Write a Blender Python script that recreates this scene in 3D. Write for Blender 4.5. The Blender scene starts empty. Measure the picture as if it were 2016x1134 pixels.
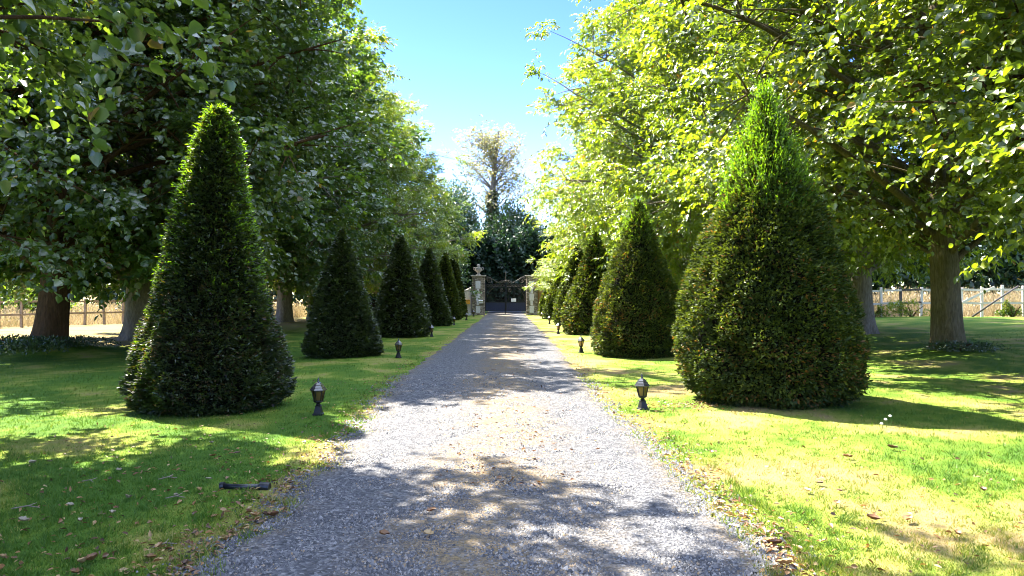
import bpy, bmesh, math, random
import numpy as np
from mathutils import Vector, Matrix

SC = bpy.context.scene
COL = SC.collection
PI = math.pi
R = math.radians

# ------------------------------------------------------------------ helpers
def rng(seed): return np.random.default_rng(seed)

def unit(a):
    return a / np.maximum(np.linalg.norm(a, axis=-1, keepdims=True), 1e-9)

def mesh_np(name, verts, polys, mat, rnd=None, smooth=False, attr='rnd', vattr=None):
    """polys: list of (F,k) index arrays; rnd: per-face values in the same order"""
    me = bpy.data.meshes.new(name)
    verts = np.ascontiguousarray(verts, dtype=np.float32)
    me.vertices.add(len(verts)); me.vertices.foreach_set('co', verts.ravel())
    idx = np.concatenate([p.ravel() for p in polys]).astype(np.int32)
    tot = np.concatenate([np.full(len(p), p.shape[1], dtype=np.int32) for p in polys])
    start = np.concatenate([[0], np.cumsum(tot)[:-1]]).astype(np.int32)
    me.loops.add(len(idx)); me.loops.foreach_set('vertex_index', idx)
    me.polygons.add(len(tot)); me.polygons.foreach_set('loop_start', start)
    if smooth: me.polygons.foreach_set('use_smooth', np.ones(len(tot), dtype=bool))
    if rnd is not None:
        a = me.attributes.new(attr, 'FLOAT', 'FACE'); a.data.foreach_set('value', np.asarray(rnd, dtype=np.float32))
    if vattr:
        for k, v in vattr.items():
            a = me.attributes.new(k, 'FLOAT', 'POINT'); a.data.foreach_set('value', np.asarray(v, dtype=np.float32))
    me.update(calc_edges=True)
    if mat: me.materials.append(mat)
    return me

def link(name, data, parent=None, loc=None):
    o = bpy.data.objects.new(name, data); COL.objects.link(o)
    if parent: o.parent = parent
    if loc is not None: o.location = loc
    return o

def tag(o, label=None, cat=None, group=None, kind=None):
    if label: o['label'] = label
    if cat: o['category'] = cat
    if group: o['group'] = group
    if kind: o['kind'] = kind
    return o

def empty(name, loc, label, cat, group=None, rz=0.0):
    o = bpy.data.objects.new(name, None); COL.objects.link(o)
    o.location = loc; o.rotation_euler = (0, 0, rz); o.empty_display_size = .2
    return tag(o, label, cat, group)

def copy_tree(o, parent=None):
    c = o.copy(); COL.objects.link(c)
    if parent: c.parent = parent
    for ch in list(o.children): copy_tree(ch, c)
    return c

class MB:
    """collects boxes, tubes, lathes into one mesh"""
    def __init__(s): s.v = []; s.f = []
    def add(s, vs, fs):
        n = len(s.v); s.v += [tuple(v) for v in vs]; s.f += [tuple(i + n for i in f) for f in fs]
    def box(s, c, d, rz=0, ry=0, rx=0):
        M = Matrix.Rotation(rz, 3, 'Z') @ Matrix.Rotation(ry, 3, 'Y') @ Matrix.Rotation(rx, 3, 'X')
        vs = [Vector(c) + M @ Vector((x*d[0]/2, y*d[1]/2, z*d[2]/2)) for x in (-1, 1) for y in (-1, 1) for z in (-1, 1)]
        s.add(vs, [(0, 1, 3, 2), (4, 6, 7, 5), (0, 4, 5, 1), (2, 3, 7, 6), (0, 2, 6, 4), (1, 5, 7, 3)])
    def loft(s, rings, closed=True, cap=True):
        n = len(rings[0]); vs = [p for r in rings for p in r]; fs = []
        for i in range(len(rings)-1):
            for j in range(n if closed else n-1):
                k = (j+1) % n
                fs.append((i*n+j, i*n+k, (i+1)*n+k, (i+1)*n+j))
        if cap:
            fs.append(tuple(range(n-1, -1, -1))); fs.append(tuple((len(rings)-1)*n+j for j in range(n)))
        s.add(vs, fs)
    def lathe(s, prof, n=16, c=(0, 0, 0), rot=0):
        s.loft([[(c[0]+r*math.cos(2*PI*j/n+rot), c[1]+r*math.sin(2*PI*j/n+rot), c[2]+z) for j in range(n)] for r, z in prof])
    def tube(s, pts, rad, n=8, flat=None):
        pts = [Vector(p) for p in pts]; rings = []
        up = Vector((0, 0, 1))
        rads = rad if isinstance(rad, (list, tuple)) else [rad]*len(pts)
        t0 = (pts[1]-pts[0]).normalized()
        a = t0.cross(up)
        if a.length < .1: a = t0.cross(Vector((0, 1, 0)))
        a.normalize()
        for i, p in enumerate(pts):
            t = (pts[min(i+1, len(pts)-1)] - pts[max(i-1, 0)]).normalized()
            a = (a - t*a.dot(t)).normalized(); b = t.cross(a)
            rings.append([p + (a*math.cos(2*PI*j/n) + b*math.sin(2*PI*j/n))*rads[i] for j in range(n)])
        s.loft(rings)
    def build(s, name, mat, parent=None, loc=None, smooth=False, bevel=0):
        me = bpy.data.meshes.new(name); me.from_pydata(s.v, [], s.f); me.update()
        bm = bmesh.new(); bm.from_mesh(me); bmesh.ops.recalc_face_normals(bm, faces=bm.faces)
        if bevel:
            bmesh.ops.bevel(bm, geom=[e for e in bm.edges if len(e.link_faces) == 2 and e.calc_face_angle(0) > .6],
                            offset=bevel, segments=1, affect='EDGES', clamp_overlap=True)
        bm.to_mesh(me); bm.free()
        if smooth: me.polygons.foreach_set('use_smooth', [True]*len(me.polygons))
        me.materials.append(mat)
        return link(name, me, parent, loc)

def fnoise(x, y, seed=0, scale=1.0, octv=3):
    """smooth pseudo noise, about 0..1"""
    g = rng(seed); s = np.zeros_like(x, dtype=float); tot = 0
    for o in range(octv):
        amp = .6**o; f = (1.9**o)/scale
        for k in range(5):
            a = g.uniform(0, 2*PI); ph = g.uniform(0, 2*PI); ff = f*g.uniform(.7, 1.4)
            s += amp*np.sin((x*math.cos(a)+y*math.sin(a))*ff*2*PI+ph + 1.3*np.sin((x*math.sin(a)-y*math.cos(a))*ff*3.1+ph*2))
            tot += amp*amp*.5
    return np.clip(.5 + .5*s/math.sqrt(tot)*.62, 0, 1)

# ------------------------------------------------------------------ materials
def newmat(name):
    m = bpy.data.materials.new(name); m.use_nodes = True
    nt = m.node_tree; nt.nodes.clear()
    out = nt.nodes.new('ShaderNodeOutputMaterial')
    return m, nt, out

def ramp(nt, fac, stops):
    n = nt.nodes.new('ShaderNodeValToRGB')
    e = n.color_ramp.elements
    while len(e) < len(stops): e.new(.5)
    for i, (p, c) in enumerate(stops):
        e[i].position = p; e[i].color = (*c, 1)
    if fac is not None: nt.links.new(fac, n.inputs[0])
    return n.outputs[0]

def noise(nt, scale, detail=4, rough=.6, vec=None, dist=0):
    n = nt.nodes.new('ShaderNodeTexNoise'); n.inputs['Scale'].default_value = scale
    n.inputs['Detail'].default_value = detail; n.inputs['Roughness'].default_value = rough
    n.inputs['Distortion'].default_value = dist
    if vec is not None: nt.links.new(vec, n.inputs['Vector'])
    return n.outputs['Fac']

def coords(nt, scale=(1, 1, 1), kind='Object'):
    t = nt.nodes.new('ShaderNodeTexCoord'); m = nt.nodes.new('ShaderNodeMapping')
    m.inputs['Scale'].default_value = scale
    nt.links.new(t.outputs[kind], m.inputs['Vector'])
    return m.outputs['Vector']

def mixc(nt, fac, a, b, mode='MIX'):
    n = nt.nodes.new('ShaderNodeMix'); n.data_type = 'RGBA'; n.blend_type = mode
    for sock, v in ((n.inputs[0], fac), (n.inputs[6], a), (n.inputs[7], b)):
        if hasattr(v, 'is_output'): nt.links.new(v, sock)
        elif isinstance(v, (int, float)): sock.default_value = v
        else: sock.default_value = (*v, 1)
    return n.outputs[2]

def math_n(nt, op, a, b=None, clamp=False):
    n = nt.nodes.new('ShaderNodeMath'); n.operation = op; n.use_clamp = clamp
    for i, v in enumerate((a, b)):
        if v is None: continue
        if hasattr(v, 'is_output'): nt.links.new(v, n.inputs[i])
        else: n.inputs[i].default_value = v
    return n.outputs[0]

def attr(nt, name):
    n = nt.nodes.new('ShaderNodeAttribute'); n.attribute_name = name
    return n.outputs['Fac']

def bump(nt, h, strength=.5, dist=.02):
    n = nt.nodes.new('ShaderNodeBump'); n.inputs['Strength'].default_value = strength
    n.inputs['Distance'].default_value = dist; nt.links.new(h, n.inputs['Height'])
    return n.outputs[0]

def principled(nt, out, col, rough=.8, nrm=None, metal=0, spec=.3):
    p = nt.nodes.new('ShaderNodeBsdfPrincipled')
    if hasattr(col, 'is_output'): nt.links.new(col, p.inputs['Base Color'])
    else: p.inputs['Base Color'].default_value = (*col, 1)
    if hasattr(rough, 'is_output'): nt.links.new(rough, p.inputs['Roughness'])
    else: p.inputs['Roughness'].default_value = rough
    p.inputs['Metallic'].default_value = metal
    p.inputs['Specular IOR Level'].default_value = spec
    if nrm is not None: nt.links.new(nrm, p.inputs['Normal'])
    nt.links.new(p.outputs[0], out.inputs[0])
    return p

def leaf_mat(name, stops, trans=(1.5, 1.5, .5), tmix=.45, gloss=.06, rough=.4):
    """diffuse + translucent + thin waxy gloss, colour varied leaf by leaf"""
    m, nt, out = newmat(name)
    c = ramp(nt, attr(nt, 'rnd'), stops)
    d = nt.nodes.new('ShaderNodeBsdfDiffuse'); nt.links.new(c, d.inputs[0])
    t = nt.nodes.new('ShaderNodeBsdfTranslucent'); nt.links.new(mixc(nt, 1.0, c, trans, 'MULTIPLY'), t.inputs[0])
    mx = nt.nodes.new('ShaderNodeMixShader'); mx.inputs[0].default_value = tmix
    nt.links.new(d.outputs[0], mx.inputs[1]); nt.links.new(t.outputs[0], mx.inputs[2])
    g = nt.nodes.new('ShaderNodeBsdfGlossy'); g.inputs['Roughness'].default_value = rough
    g.inputs[0].default_value = (1, 1, 1, 1)
    fr = nt.nodes.new('ShaderNodeLayerWeight'); fr.inputs[0].default_value = .3
    f = math_n(nt, 'ADD', math_n(nt, 'MULTIPLY', fr.outputs[1], gloss*1.6), gloss*.5)
    m2 = nt.nodes.new('ShaderNodeMixShader'); nt.links.new(f, m2.inputs[0])
    nt.links.new(mx.outputs[0], m2.inputs[1]); nt.links.new(g.outputs[0], m2.inputs[2])
    nt.links.new(m2.outputs[0], out.inputs[0])
    return m

def bark_mat(name, dark, light, moss=(.07, .08, .03), sc=1.0, mossy=.35):
    m, nt, out = newmat(name)
    v = coords(nt, (11*sc, 11*sc, 2.2*sc)); v2 = coords(nt, (1, 1, 1))
    n1 = noise(nt, 2.2, 8, .7, v, .6); n2 = noise(nt, 1.1, 4, .6, v2)
    c = ramp(nt, n1, [(.3, dark), (.55, tuple((a+b)/2 for a, b in zip(dark, light))), (.72, light)])
    mf = math_n(nt, 'MULTIPLY', math_n(nt, 'SUBTRACT', n2, .42, True), mossy*6, True)
    c = mixc(nt, mf, c, moss)
    principled(nt, out, c, .9, bump(nt, n1, 1.0, .12), spec=.15)
    return m

M = {}
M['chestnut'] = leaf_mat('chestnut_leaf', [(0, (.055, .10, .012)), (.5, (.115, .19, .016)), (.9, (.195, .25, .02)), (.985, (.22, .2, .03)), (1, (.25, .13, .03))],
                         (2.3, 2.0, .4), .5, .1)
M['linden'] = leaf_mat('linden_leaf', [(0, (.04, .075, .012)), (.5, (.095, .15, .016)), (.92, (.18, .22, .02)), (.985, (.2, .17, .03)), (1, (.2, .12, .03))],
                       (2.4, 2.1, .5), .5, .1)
M['linden_shade'] = leaf_mat('linden_shade_leaf', [(0, (.032, .07, .017)), (.5, (.058, .108, .022)), (.9, (.1, .15, .028)), (.985, (.2, .19, .05)), (1, (.2, .13, .04))], (2.2, 2.0, .5), .45, .12)  # linden leaf made darker and greyer: left trees' shade put into the colour
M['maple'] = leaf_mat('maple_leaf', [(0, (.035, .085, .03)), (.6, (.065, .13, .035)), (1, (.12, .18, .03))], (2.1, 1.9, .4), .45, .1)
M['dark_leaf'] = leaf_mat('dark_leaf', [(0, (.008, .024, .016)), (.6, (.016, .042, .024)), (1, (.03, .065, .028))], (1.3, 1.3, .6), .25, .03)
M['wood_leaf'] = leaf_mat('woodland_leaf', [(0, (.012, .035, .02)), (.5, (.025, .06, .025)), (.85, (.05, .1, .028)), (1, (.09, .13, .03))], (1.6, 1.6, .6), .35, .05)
M['bush_leaf'] = leaf_mat('bush_leaf', [(0, (.05, .1, .015)), (.6, (.1, .16, .02)), (1, (.2, .2, .02))], (2.2, 2.0, .5), .5, .05)
M['ivy_leaf'] = leaf_mat('ivy_leaf', [(0, (.02, .05, .015)), (1, (.06, .1, .02))], (1.4, 1.4, .6), .35, .08)
M['sparse_leaf'] = leaf_mat('sparse_leaf', [(0, (.09, .11, .06)), (.6, (.16, .17, .09)), (1, (.26, .2, .07))], (2, 1.9, .9), .5, .1)
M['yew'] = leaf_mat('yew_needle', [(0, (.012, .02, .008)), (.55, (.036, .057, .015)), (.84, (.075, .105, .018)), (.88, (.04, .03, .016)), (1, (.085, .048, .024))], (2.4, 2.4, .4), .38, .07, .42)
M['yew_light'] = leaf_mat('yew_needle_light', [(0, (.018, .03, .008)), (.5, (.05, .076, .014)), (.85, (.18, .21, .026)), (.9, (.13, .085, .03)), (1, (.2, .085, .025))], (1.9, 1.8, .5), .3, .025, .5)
M['yew_new'] = leaf_mat('yew_new_shoot', [(0, (.06, .13, .012)), (.6, (.11, .21, .014)), (1, (.17, .27, .02))], (1.9, 1.9, .3), .55, .05, .5)
M['grass'] = leaf_mat('grass_blade', [(0, (.05, .115, .012)), (.35, (.085, .15, .015)), (.55, (.145, .185, .022)), (.75, (.26, .24, .065)), (1, (.36, .28, .12))], (1.4, 1.5, .5), .35, .03, .5)
M['straw'] = leaf_mat('dry_meadow_blade', [(0, (.14, .15, .06)), (.3, (.26, .21, .12)), (.6, (.33, .27, .18)), (1, (.44, .39, .29))], (1.2, 1.1, .8), .35, .03, .5)
M['litter'] = leaf_mat('dead_leaf', [(0, (.06, .03, .015)), (.4, (.14, .06, .02)), (.7, (.26, .13, .04)), (1, (.42, .3, .14))], (1.3, 1.1, .7), .2, .05, .5)
M['litter_pale'] = leaf_mat('pale_dead_leaf', [(0, (.2, .16, .1)), (1, (.34, .29, .2))], (1.2, 1.1, .8), .2, .05, .5)
M['bark_brown'] = bark_mat('brown_bark', (.055, .028, .015), (.19, .10, .055), (.05, .05, .02), .9, .25)
M['bark_grey'] = bark_mat('grey_bark', (.11, .09, .07), (.38, .33, .27), (.12, .11, .06), 1.1, .25)
M['bark_olive'] = bark_mat('olive_bark', (.075, .058, .034), (.3, .24, .15), (.1, .09, .03), 1.0, .5)
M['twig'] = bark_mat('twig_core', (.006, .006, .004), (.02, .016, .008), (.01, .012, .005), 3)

def lawn_material():
    m, nt, out = newmat('lawn_soil_and_turf')
    v = coords(nt)
    dry = attr(nt, 'dry')
    n1 = noise(nt, 9, 6, .7, v); n2 = noise(nt, 60, 3, .7, v)
    f = math_n(nt, 'ADD', dry, math_n(nt, 'MULTIPLY', math_n(nt, 'SUBTRACT', n1, .5), .5))
    f = math_n(nt, 'ADD', f, math_n(nt, 'MULTIPLY', math_n(nt, 'SUBTRACT', n2, .5), .6), True)
    c = ramp(nt, f, [(.1, (.055, .12, .014)), (.4, (.105, .165, .018)), (.62, (.2, .22, .045)), (.9, (.22, .168, .075))])
    principled(nt, out, c, .95, bump(nt, n2, .7, .03), spec=.1)
    return m
M['lawn'] = lawn_material()

def drive_material():
    m, nt, out = newmat('grey_gravel')
    v = coords(nt)
    vo = nt.nodes.new('ShaderNodeTexVoronoi'); vo.inputs['Scale'].default_value = 42
    nt.links.new(v, vo.inputs['Vector'])
    sep = nt.nodes.new('ShaderNodeSeparateColor'); nt.links.new(vo.outputs['Color'], sep.inputs[0])
    c = ramp(nt, sep.outputs[0], [(0, (.034, .036, .04)), (.45, (.072, .074, .081)), (.8, (.115, .117, .123)), (1, (.2, .197, .193))])
    moss = attr(nt, 'moss')
    n1 = noise(nt, 7, 6, .75, v); n2 = noise(nt, 1.3, 4, .6, v); n3 = noise(nt, 45, 3, .7, v)
    mf = math_n(nt, 'MULTIPLY', moss, math_n(nt, 'MULTIPLY', math_n(nt, 'SUBTRACT', math_n(nt, 'ADD', n1, math_n(nt, 'MULTIPLY', n3, .5)), .59, True), 4.0, True))
    c = mixc(nt, math_n(nt, 'MULTIPLY', mf, .95), c, ramp(nt, n3, [(.3, (.11, .075, .035)), (.7, (.22, .16, .075))]))
    c = mixc(nt, math_n(nt, 'MULTIPLY', math_n(nt, 'SUBTRACT', n2, .5, True), 1.2, True), c, (.08, .08, .084))
    h = math_n(nt, 'ADD', vo.outputs['Distance'], math_n(nt, 'MULTIPLY', n3, .4))
    principled(nt, out, c, .8, bump(nt, h, 1.0, .018), spec=.25)
    return m
M['gravel'] = drive_material()

def stone_material():
    m, nt, out = newmat('gravel_stone')
    c = ramp(nt, attr(nt, 'rnd'), [(0, (.034, .036, .04)), (.45, (.076, .078, .085)), (.8, (.13, .131, .135)), (.93, (.23, .226, .222)), (1, (.22, .15, .075))])
    principled(nt, out, c, .75, spec=.3)
    return m
M['stone'] = stone_material()

def plain(name, col, rough=.6, metal=0, var=.25, sc=12, spec=.4):
    m, nt, out = newmat(name)
    n = noise(nt, sc, 5, .65, coords(nt))
    c = ramp(nt, n, [(.3, tuple(x*(1-var) for x in col)), (.7, tuple(min(1, x*(1+var)) for x in col))])
    principled(nt, out, c, rough, bump(nt, n, .15, .01), metal, spec)
    return m
M['iron'] = plain('black_painted_iron', (.012, .014, .018), .45)
M['navy'] = plain('dark_blue_gate_paint', (.012, .018, .05), .4)
M['gilt'] = plain('weathered_scroll_iron', (.09, .075, .055), .5)
M['lantern'] = plain('black_lantern_metal', (.01, .01, .011), .45, spec=.35)
M['cap_metal'] = plain('lantern_roof_metal', (.03, .03, .035), .2, spec=1.0)
M['urn'] = plain('grey_carved_stone', (.28, .26, .23), .9)
M['white_stone'] = plain('white_dressed_stone', (.62, .6, .6), .85, var=.12)
M['cream_wall'] = plain('cream_render', (.6, .54, .45), .9, var=.12, sc=3)
M['coping'] = plain('grey_coping', (.4, .37, .32), .9)
M['notice'] = plain('white_notice', (.8, .79, .76), .6, var=.03)
M['yellow_box'] = plain('yellow_orange_paint', (.75, .36, .04), .5, var=.08)
M['rail_white'] = plain('worn_white_fence_paint', (.52, .48, .42), .75, var=.18, sc=6)
M['rail_wood'] = plain('weathered_fence_wood', (.22, .17, .13), .9, var=.4, sc=9)
M['rail_dark'] = plain('dark_fence_wood', (.07, .06, .055), .9, var=.4, sc=9)
M['pipe'] = plain('black_plastic', (.012, .013, .018), .35, var=.2, spec=.6)

def rubble_mat():
    m, nt, out = newmat('rubble_stone')
    v = coords(nt, (1, 1, 2.2))
    vo = nt.nodes.new('ShaderNodeTexVoronoi'); vo.inputs['Scale'].default_value = 5.5
    nt.links.new(v, vo.inputs['Vector'])
    ve = nt.nodes.new('ShaderNodeTexVoronoi'); ve.feature = 'DISTANCE_TO_EDGE'; ve.inputs['Scale'].default_value = 5.5
    nt.links.new(v, ve.inputs['Vector'])
    sep = nt.nodes.new('ShaderNodeSeparateColor'); nt.links.new(vo.outputs['Color'], sep.inputs[0])
    c = ramp(nt, sep.outputs[0], [(0, (.1, .085, .065)), (.5, (.27, .22, .16)), (1, (.45, .4, .33))])
    e = math_n(nt, 'MULTIPLY', ve.outputs['Distance'], 14, True)
    c = mixc(nt, e, (.2, .18, .15), c)
    principled(nt, out, c, .95, bump(nt, e, .8, .03), spec=.1)
    return m
M['rubble'] = rubble_mat()
def brick_mat():
    m, nt, out = newmat('warm_brick')
    b = nt.nodes.new('ShaderNodeTexBrick'); nt.links.new(coords(nt, (1, 1, 1)), b.inputs['Vector'])
    b.inputs['Scale'].default_value = 4; b.inputs['Color1'].default_value = (.32, .17, .09, 1); b.inputs['Color2'].default_value = (.4, .25, .15, 1)
    b.inputs['Mortar'].default_value = (.4, .36, .3, 1)
    principled(nt, out, b.outputs[0], .95, spec=.1)
    return m
M['brick'] = brick_mat()

def pane_mat():
    m, nt, out = newmat('amber_lantern_glass')
    tr = nt.nodes.new('ShaderNodeBsdfTransparent'); tr.inputs[0].default_value = (.95, .86, .7, 1)
    tl = nt.nodes.new('ShaderNodeBsdfTranslucent'); tl.inputs[0].default_value = (.85, .74, .54, 1)
    gl = nt.nodes.new('ShaderNodeBsdfGlossy'); gl.inputs['Roughness'].default_value = .08
    a = nt.nodes.new('ShaderNodeMixShader'); a.inputs[0].default_value = .4
    nt.links.new(tr.outputs[0], a.inputs[1]); nt.links.new(tl.outputs[0], a.inputs[2])
    fr = nt.nodes.new('ShaderNodeFresnel'); b = nt.nodes.new('ShaderNodeMixShader')
    nt.links.new(fr.outputs[0], b.inputs[0]); nt.links.new(a.outputs[0], b.inputs[1]); nt.links.new(gl.outputs[0], b.inputs[2])
    nt.links.new(b.outputs[0], out.inputs[0])
    return m
M['pane'] = pane_mat()
M['bulb'] = plain('unlit_bulb', (.7, .68, .62), .3, var=.03)

# ------------------------------------------------------------------ ground
MOUNDS = [(-12.2, 20.0, .34, 1.25), (11.2, 18.6, .18, 1.1), (12.6, 26, .12, .9), (-12.4, 25, .1, .9), (-12.2, 41, .12, 1), (-11.7, 45, .12, 1)]
def gz(x, y):
    x = np.asarray(x, float); y = np.asarray(y, float)
    t = np.clip((x-8)/14, 0, 1)
    z = .5*t*t*(3-2*t)
    for mx, my, h, s in MOUNDS:
        z = z + h*np.exp(-((x-mx)**2+(y-my)**2)/(s*s))
    und = .05*(fnoise(x, y, 5, 7, 2)-.5)*np.clip((np.abs(x)-1.8)/1.5, 0, 1)
    return z + und
def gzf(x, y): return float(gz(np.array([x]), np.array([y]))[0])

LE_Y = np.array([0, 4.2, 5.6, 7.3, 8.6, 10.6, 13, 16, 21, 29, 38, 50, 57, 62, 80])
LE_X = np.array([-1.74, -1.74, -1.66, -1.62, -1.70, -1.84, -1.98, -2.0, -1.92, -1.8, -1.7, -1.55, -1.5, -1.5, -1.5])
RE_Y = np.array([0, 4.2, 5.6, 7.3, 10.6, 13.7, 21, 29, 38, 50, 57, 80])
RE_X = np.array([1.55, 1.55, 1.55, 1.56, 1.48, 1.48, 1.68, 1.7, 1.68, 1.66, 1.7, 1.7])
def edge_l(y): return np.interp(y, LE_Y, LE_X) - .04 + .2*(fnoise(y, y*0, 21, 1.3, 4)-.5)
def edge_r(y): return np.interp(y, RE_Y, RE_X) + .20*(fnoise(y, y*0+3, 22, 1.2, 4)-.5)

# fence lines (left: from near-left to far-right; right: roughly across the view)
FL = [(-40, 22.5), (-24.3, 35.8), (-20.6, 40.2), (-14.5, 47.5), (-12.5, 60)]
FRT = [(11.5, 40), (17.6, 38.3), (26.5, 36), (38, 33)]
def beyond_fence(x, y):
    fx, fy = zip(*FL)
    left = (x < -10) & (y > np.interp(x, fx, fy, left=22, right=70))
    gx, gy = zip(*FRT)
    right = (x > 11) & (y > np.interp(x, gx, gy))
    return left | right

def dryness(x, y):
    d = .17 + .62*fnoise(x, y, 31, 3.2, 3)**1.6
    d = d + .34*(fnoise(x, y, 32, .6, 4)-.5)
    # sun-scorched verge on the right of the drive and towards the lower right
    d += .22*np.exp(-((x-2.6)/1.3)**2)
    d += .18*np.exp(-(((x-4.2)/1.6)**2+((y-5.0)/1.1)**2)) + .15*np.exp(-(((x-6.2)/1.4)**2+((y-9.2)/1.6)**2))
    d -= .15*np.exp(-(((x-4.6)/2)**2+((y-7.2)/1.0)**2))
    d -= .10*((x < -1.6) & (y < 7))
    d -= .1*(x < -2)*(y < 24)
    # parched strip along the drive edges
    el = np.interp(y, LE_Y, LE_X); er = np.interp(y, RE_Y, RE_X)
    d += .22*np.exp(-(np.minimum(np.abs(x-el), np.abs(x-er))/.28)**2)
    # parched lawn on the far left
    d += .6*np.clip((-8.5-x)/3, 0, 1)*np.clip((y-21)/3, 0, 1)
    d = np.where(beyond_fence(x, y), np.maximum(d, .85), d)
    return np.clip(d, 0, 1)

def axis(a, steps):
    out = [a]
    for end, st in steps:
        while out[-1] < end - 1e-6: out.append(min(end, out[-1]+st))
    return np.array(out)

def build_ground():
    xs = axis(-600, [(-60, 60), (-30, 3), (-16, .8), (16, .2), (30, .8), (60, 3), (600, 60)])
    ys = axis(-120, [(-6, 12), (2, 1), (24, .2), (62, .6), (110, 4), (300, 20), (1500, 150)])
    X, Y = np.meshgrid(xs, ys)
    x = X.ravel(); y = Y.ravel()
    z = gz(x, y)
    # the turf dips under the gravel
    el = np.interp(y, LE_Y, LE_X); er = np.interp(y, RE_Y, RE_X)
    inside = (x > el+.12) & (x < er-.12) & (y < 80)
    z = np.where(inside, z-.04, z)
    nx, ny = len(xs), len(ys)
    i = np.arange(nx*ny).reshape(ny, nx)
    q = np.stack([i[:-1, :-1], i[:-1, 1:], i[1:, 1:], i[1:, :-1]], -1).reshape(-1, 4)
    me = mesh_np('lawn', np.stack([x, y, z], 1), [q], M['lawn'], smooth=True, vattr={'dry': dryness(x, y)})
    tag(link('lawn', me), kind='structure')
build_ground()

def build_drive():
    ys = axis(-6, [(3, .5), (16, .06), (40, .2), (80, 1)])
    n = 29
    el = edge_l(ys); er = edge_r(ys)
    t = np.linspace(0, 1, n)
    X = el[:, None]*(1-t) + er[:, None]*t; Y = np.repeat(ys[:, None], n, 1)
    Z = .012 + .035*(1-(2*t-1)**2)[None, :] + .014*(fnoise(X, Y, 41, .8, 3)-.5)
    Z[:, 0] = -.03; Z[:, -1] = -.03
    moss = np.exp(-((X+.05)/.6)**2)*1.15 + .75*np.exp(-((X-er[:, None])/.22)**2) + .75*np.exp(-((X-el[:, None])/.22)**2)
    moss *= .45+1.1*fnoise(X, Y, 44, 2.2, 2)
    Z -= .02*(np.exp(-((X+.85)/.3)**2)+np.exp(-((X-.75)/.3)**2))*np.clip(t*(1-t)*20, 0, 1)
    i = np.arange(len(ys)*n).reshape(len(ys), n)
    q = np.stack([i[:-1, :-1], i[:-1, 1:], i[1:, 1:], i[1:, :-1]], -1).reshape(-1, 4)
    me = mesh_np('driveway', np.stack([X.ravel(), Y.ravel(), Z.ravel()], 1), [q], M['gravel'], smooth=True, vattr={'moss': np.clip(moss.ravel(), 0, 1)})
    tag(link('driveway', me), kind='structure')
build_drive()
def drive_z(x, y):
    el = np.interp(y, LE_Y, LE_X); er = np.interp(y, RE_Y, RE_X)
    t = np.clip((x-el)/(er-el), 0, 1)
    return .012 + .035*(1-(2*t-1)**2)

def build_stones():
    g = rng(7); n = 70000
    u = g.random(n)
    y = 1/(1/3.6 - u*(1/3.6-1/15.0))
    el = edge_l(y); er = edge_r(y)
    t = g.random(n); x = el-.05+(er-el+.1)*t
    sp = g.random(n) < .05; x = np.where(sp, np.where(g.random(n) < .5, el-np.abs(g.normal(0, .12, n)), er+np.abs(g.normal(0, .12, n))), x)
    z = np.where(sp, gz(x, y)+.012, drive_z(x, y)-.02*(np.exp(-((x+.85)/.3)**2)+np.exp(-((x-.75)/.3)**2)))
    s = g.uniform(.005, .013, n)*(1+.3*(y > 8))*np.where(g.random(n) < .06, 1.9, 1)
    a = g.uniform(0, 2*PI, n)
    V = np.zeros((n, 5, 3))
    for k in range(4):
        r = s*g.uniform(.7, 1.2, n)
        V[:, k, 0] = x + r*np.cos(a+k*PI/2); V[:, k, 1] = y + r*np.sin(a+k*PI/2); V[:, k, 2] = z-.004
    V[:, 4, 0] = x + s*g.uniform(-.4, .4, n); V[:, 4, 1] = y + s*g.uniform(-.4, .4, n); V[:, 4, 2] = z + s*g.uniform(.35, .85, n)
    b = np.arange(n)[:, None]*5
    f = np.concatenate([b+np.array([k, (k+1) % 4, 4]) for k in range(4)], 1).reshape(-1, 3)
    me = mesh_np('gravel', V.reshape(-1, 3), [f], M['stone'], np.repeat(np.where(g.random(n) < .28*np.exp(-((x+.05)/.55)**2)*(fnoise(x, y, 44, 2.2, 2) > .42), .99, g.random(n)**1.15), 4))
    tag(link('gravel', me), 'loose grey gravel stones scattered over the driveway', 'gravel', kind='stuff')
build_stones()

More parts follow.
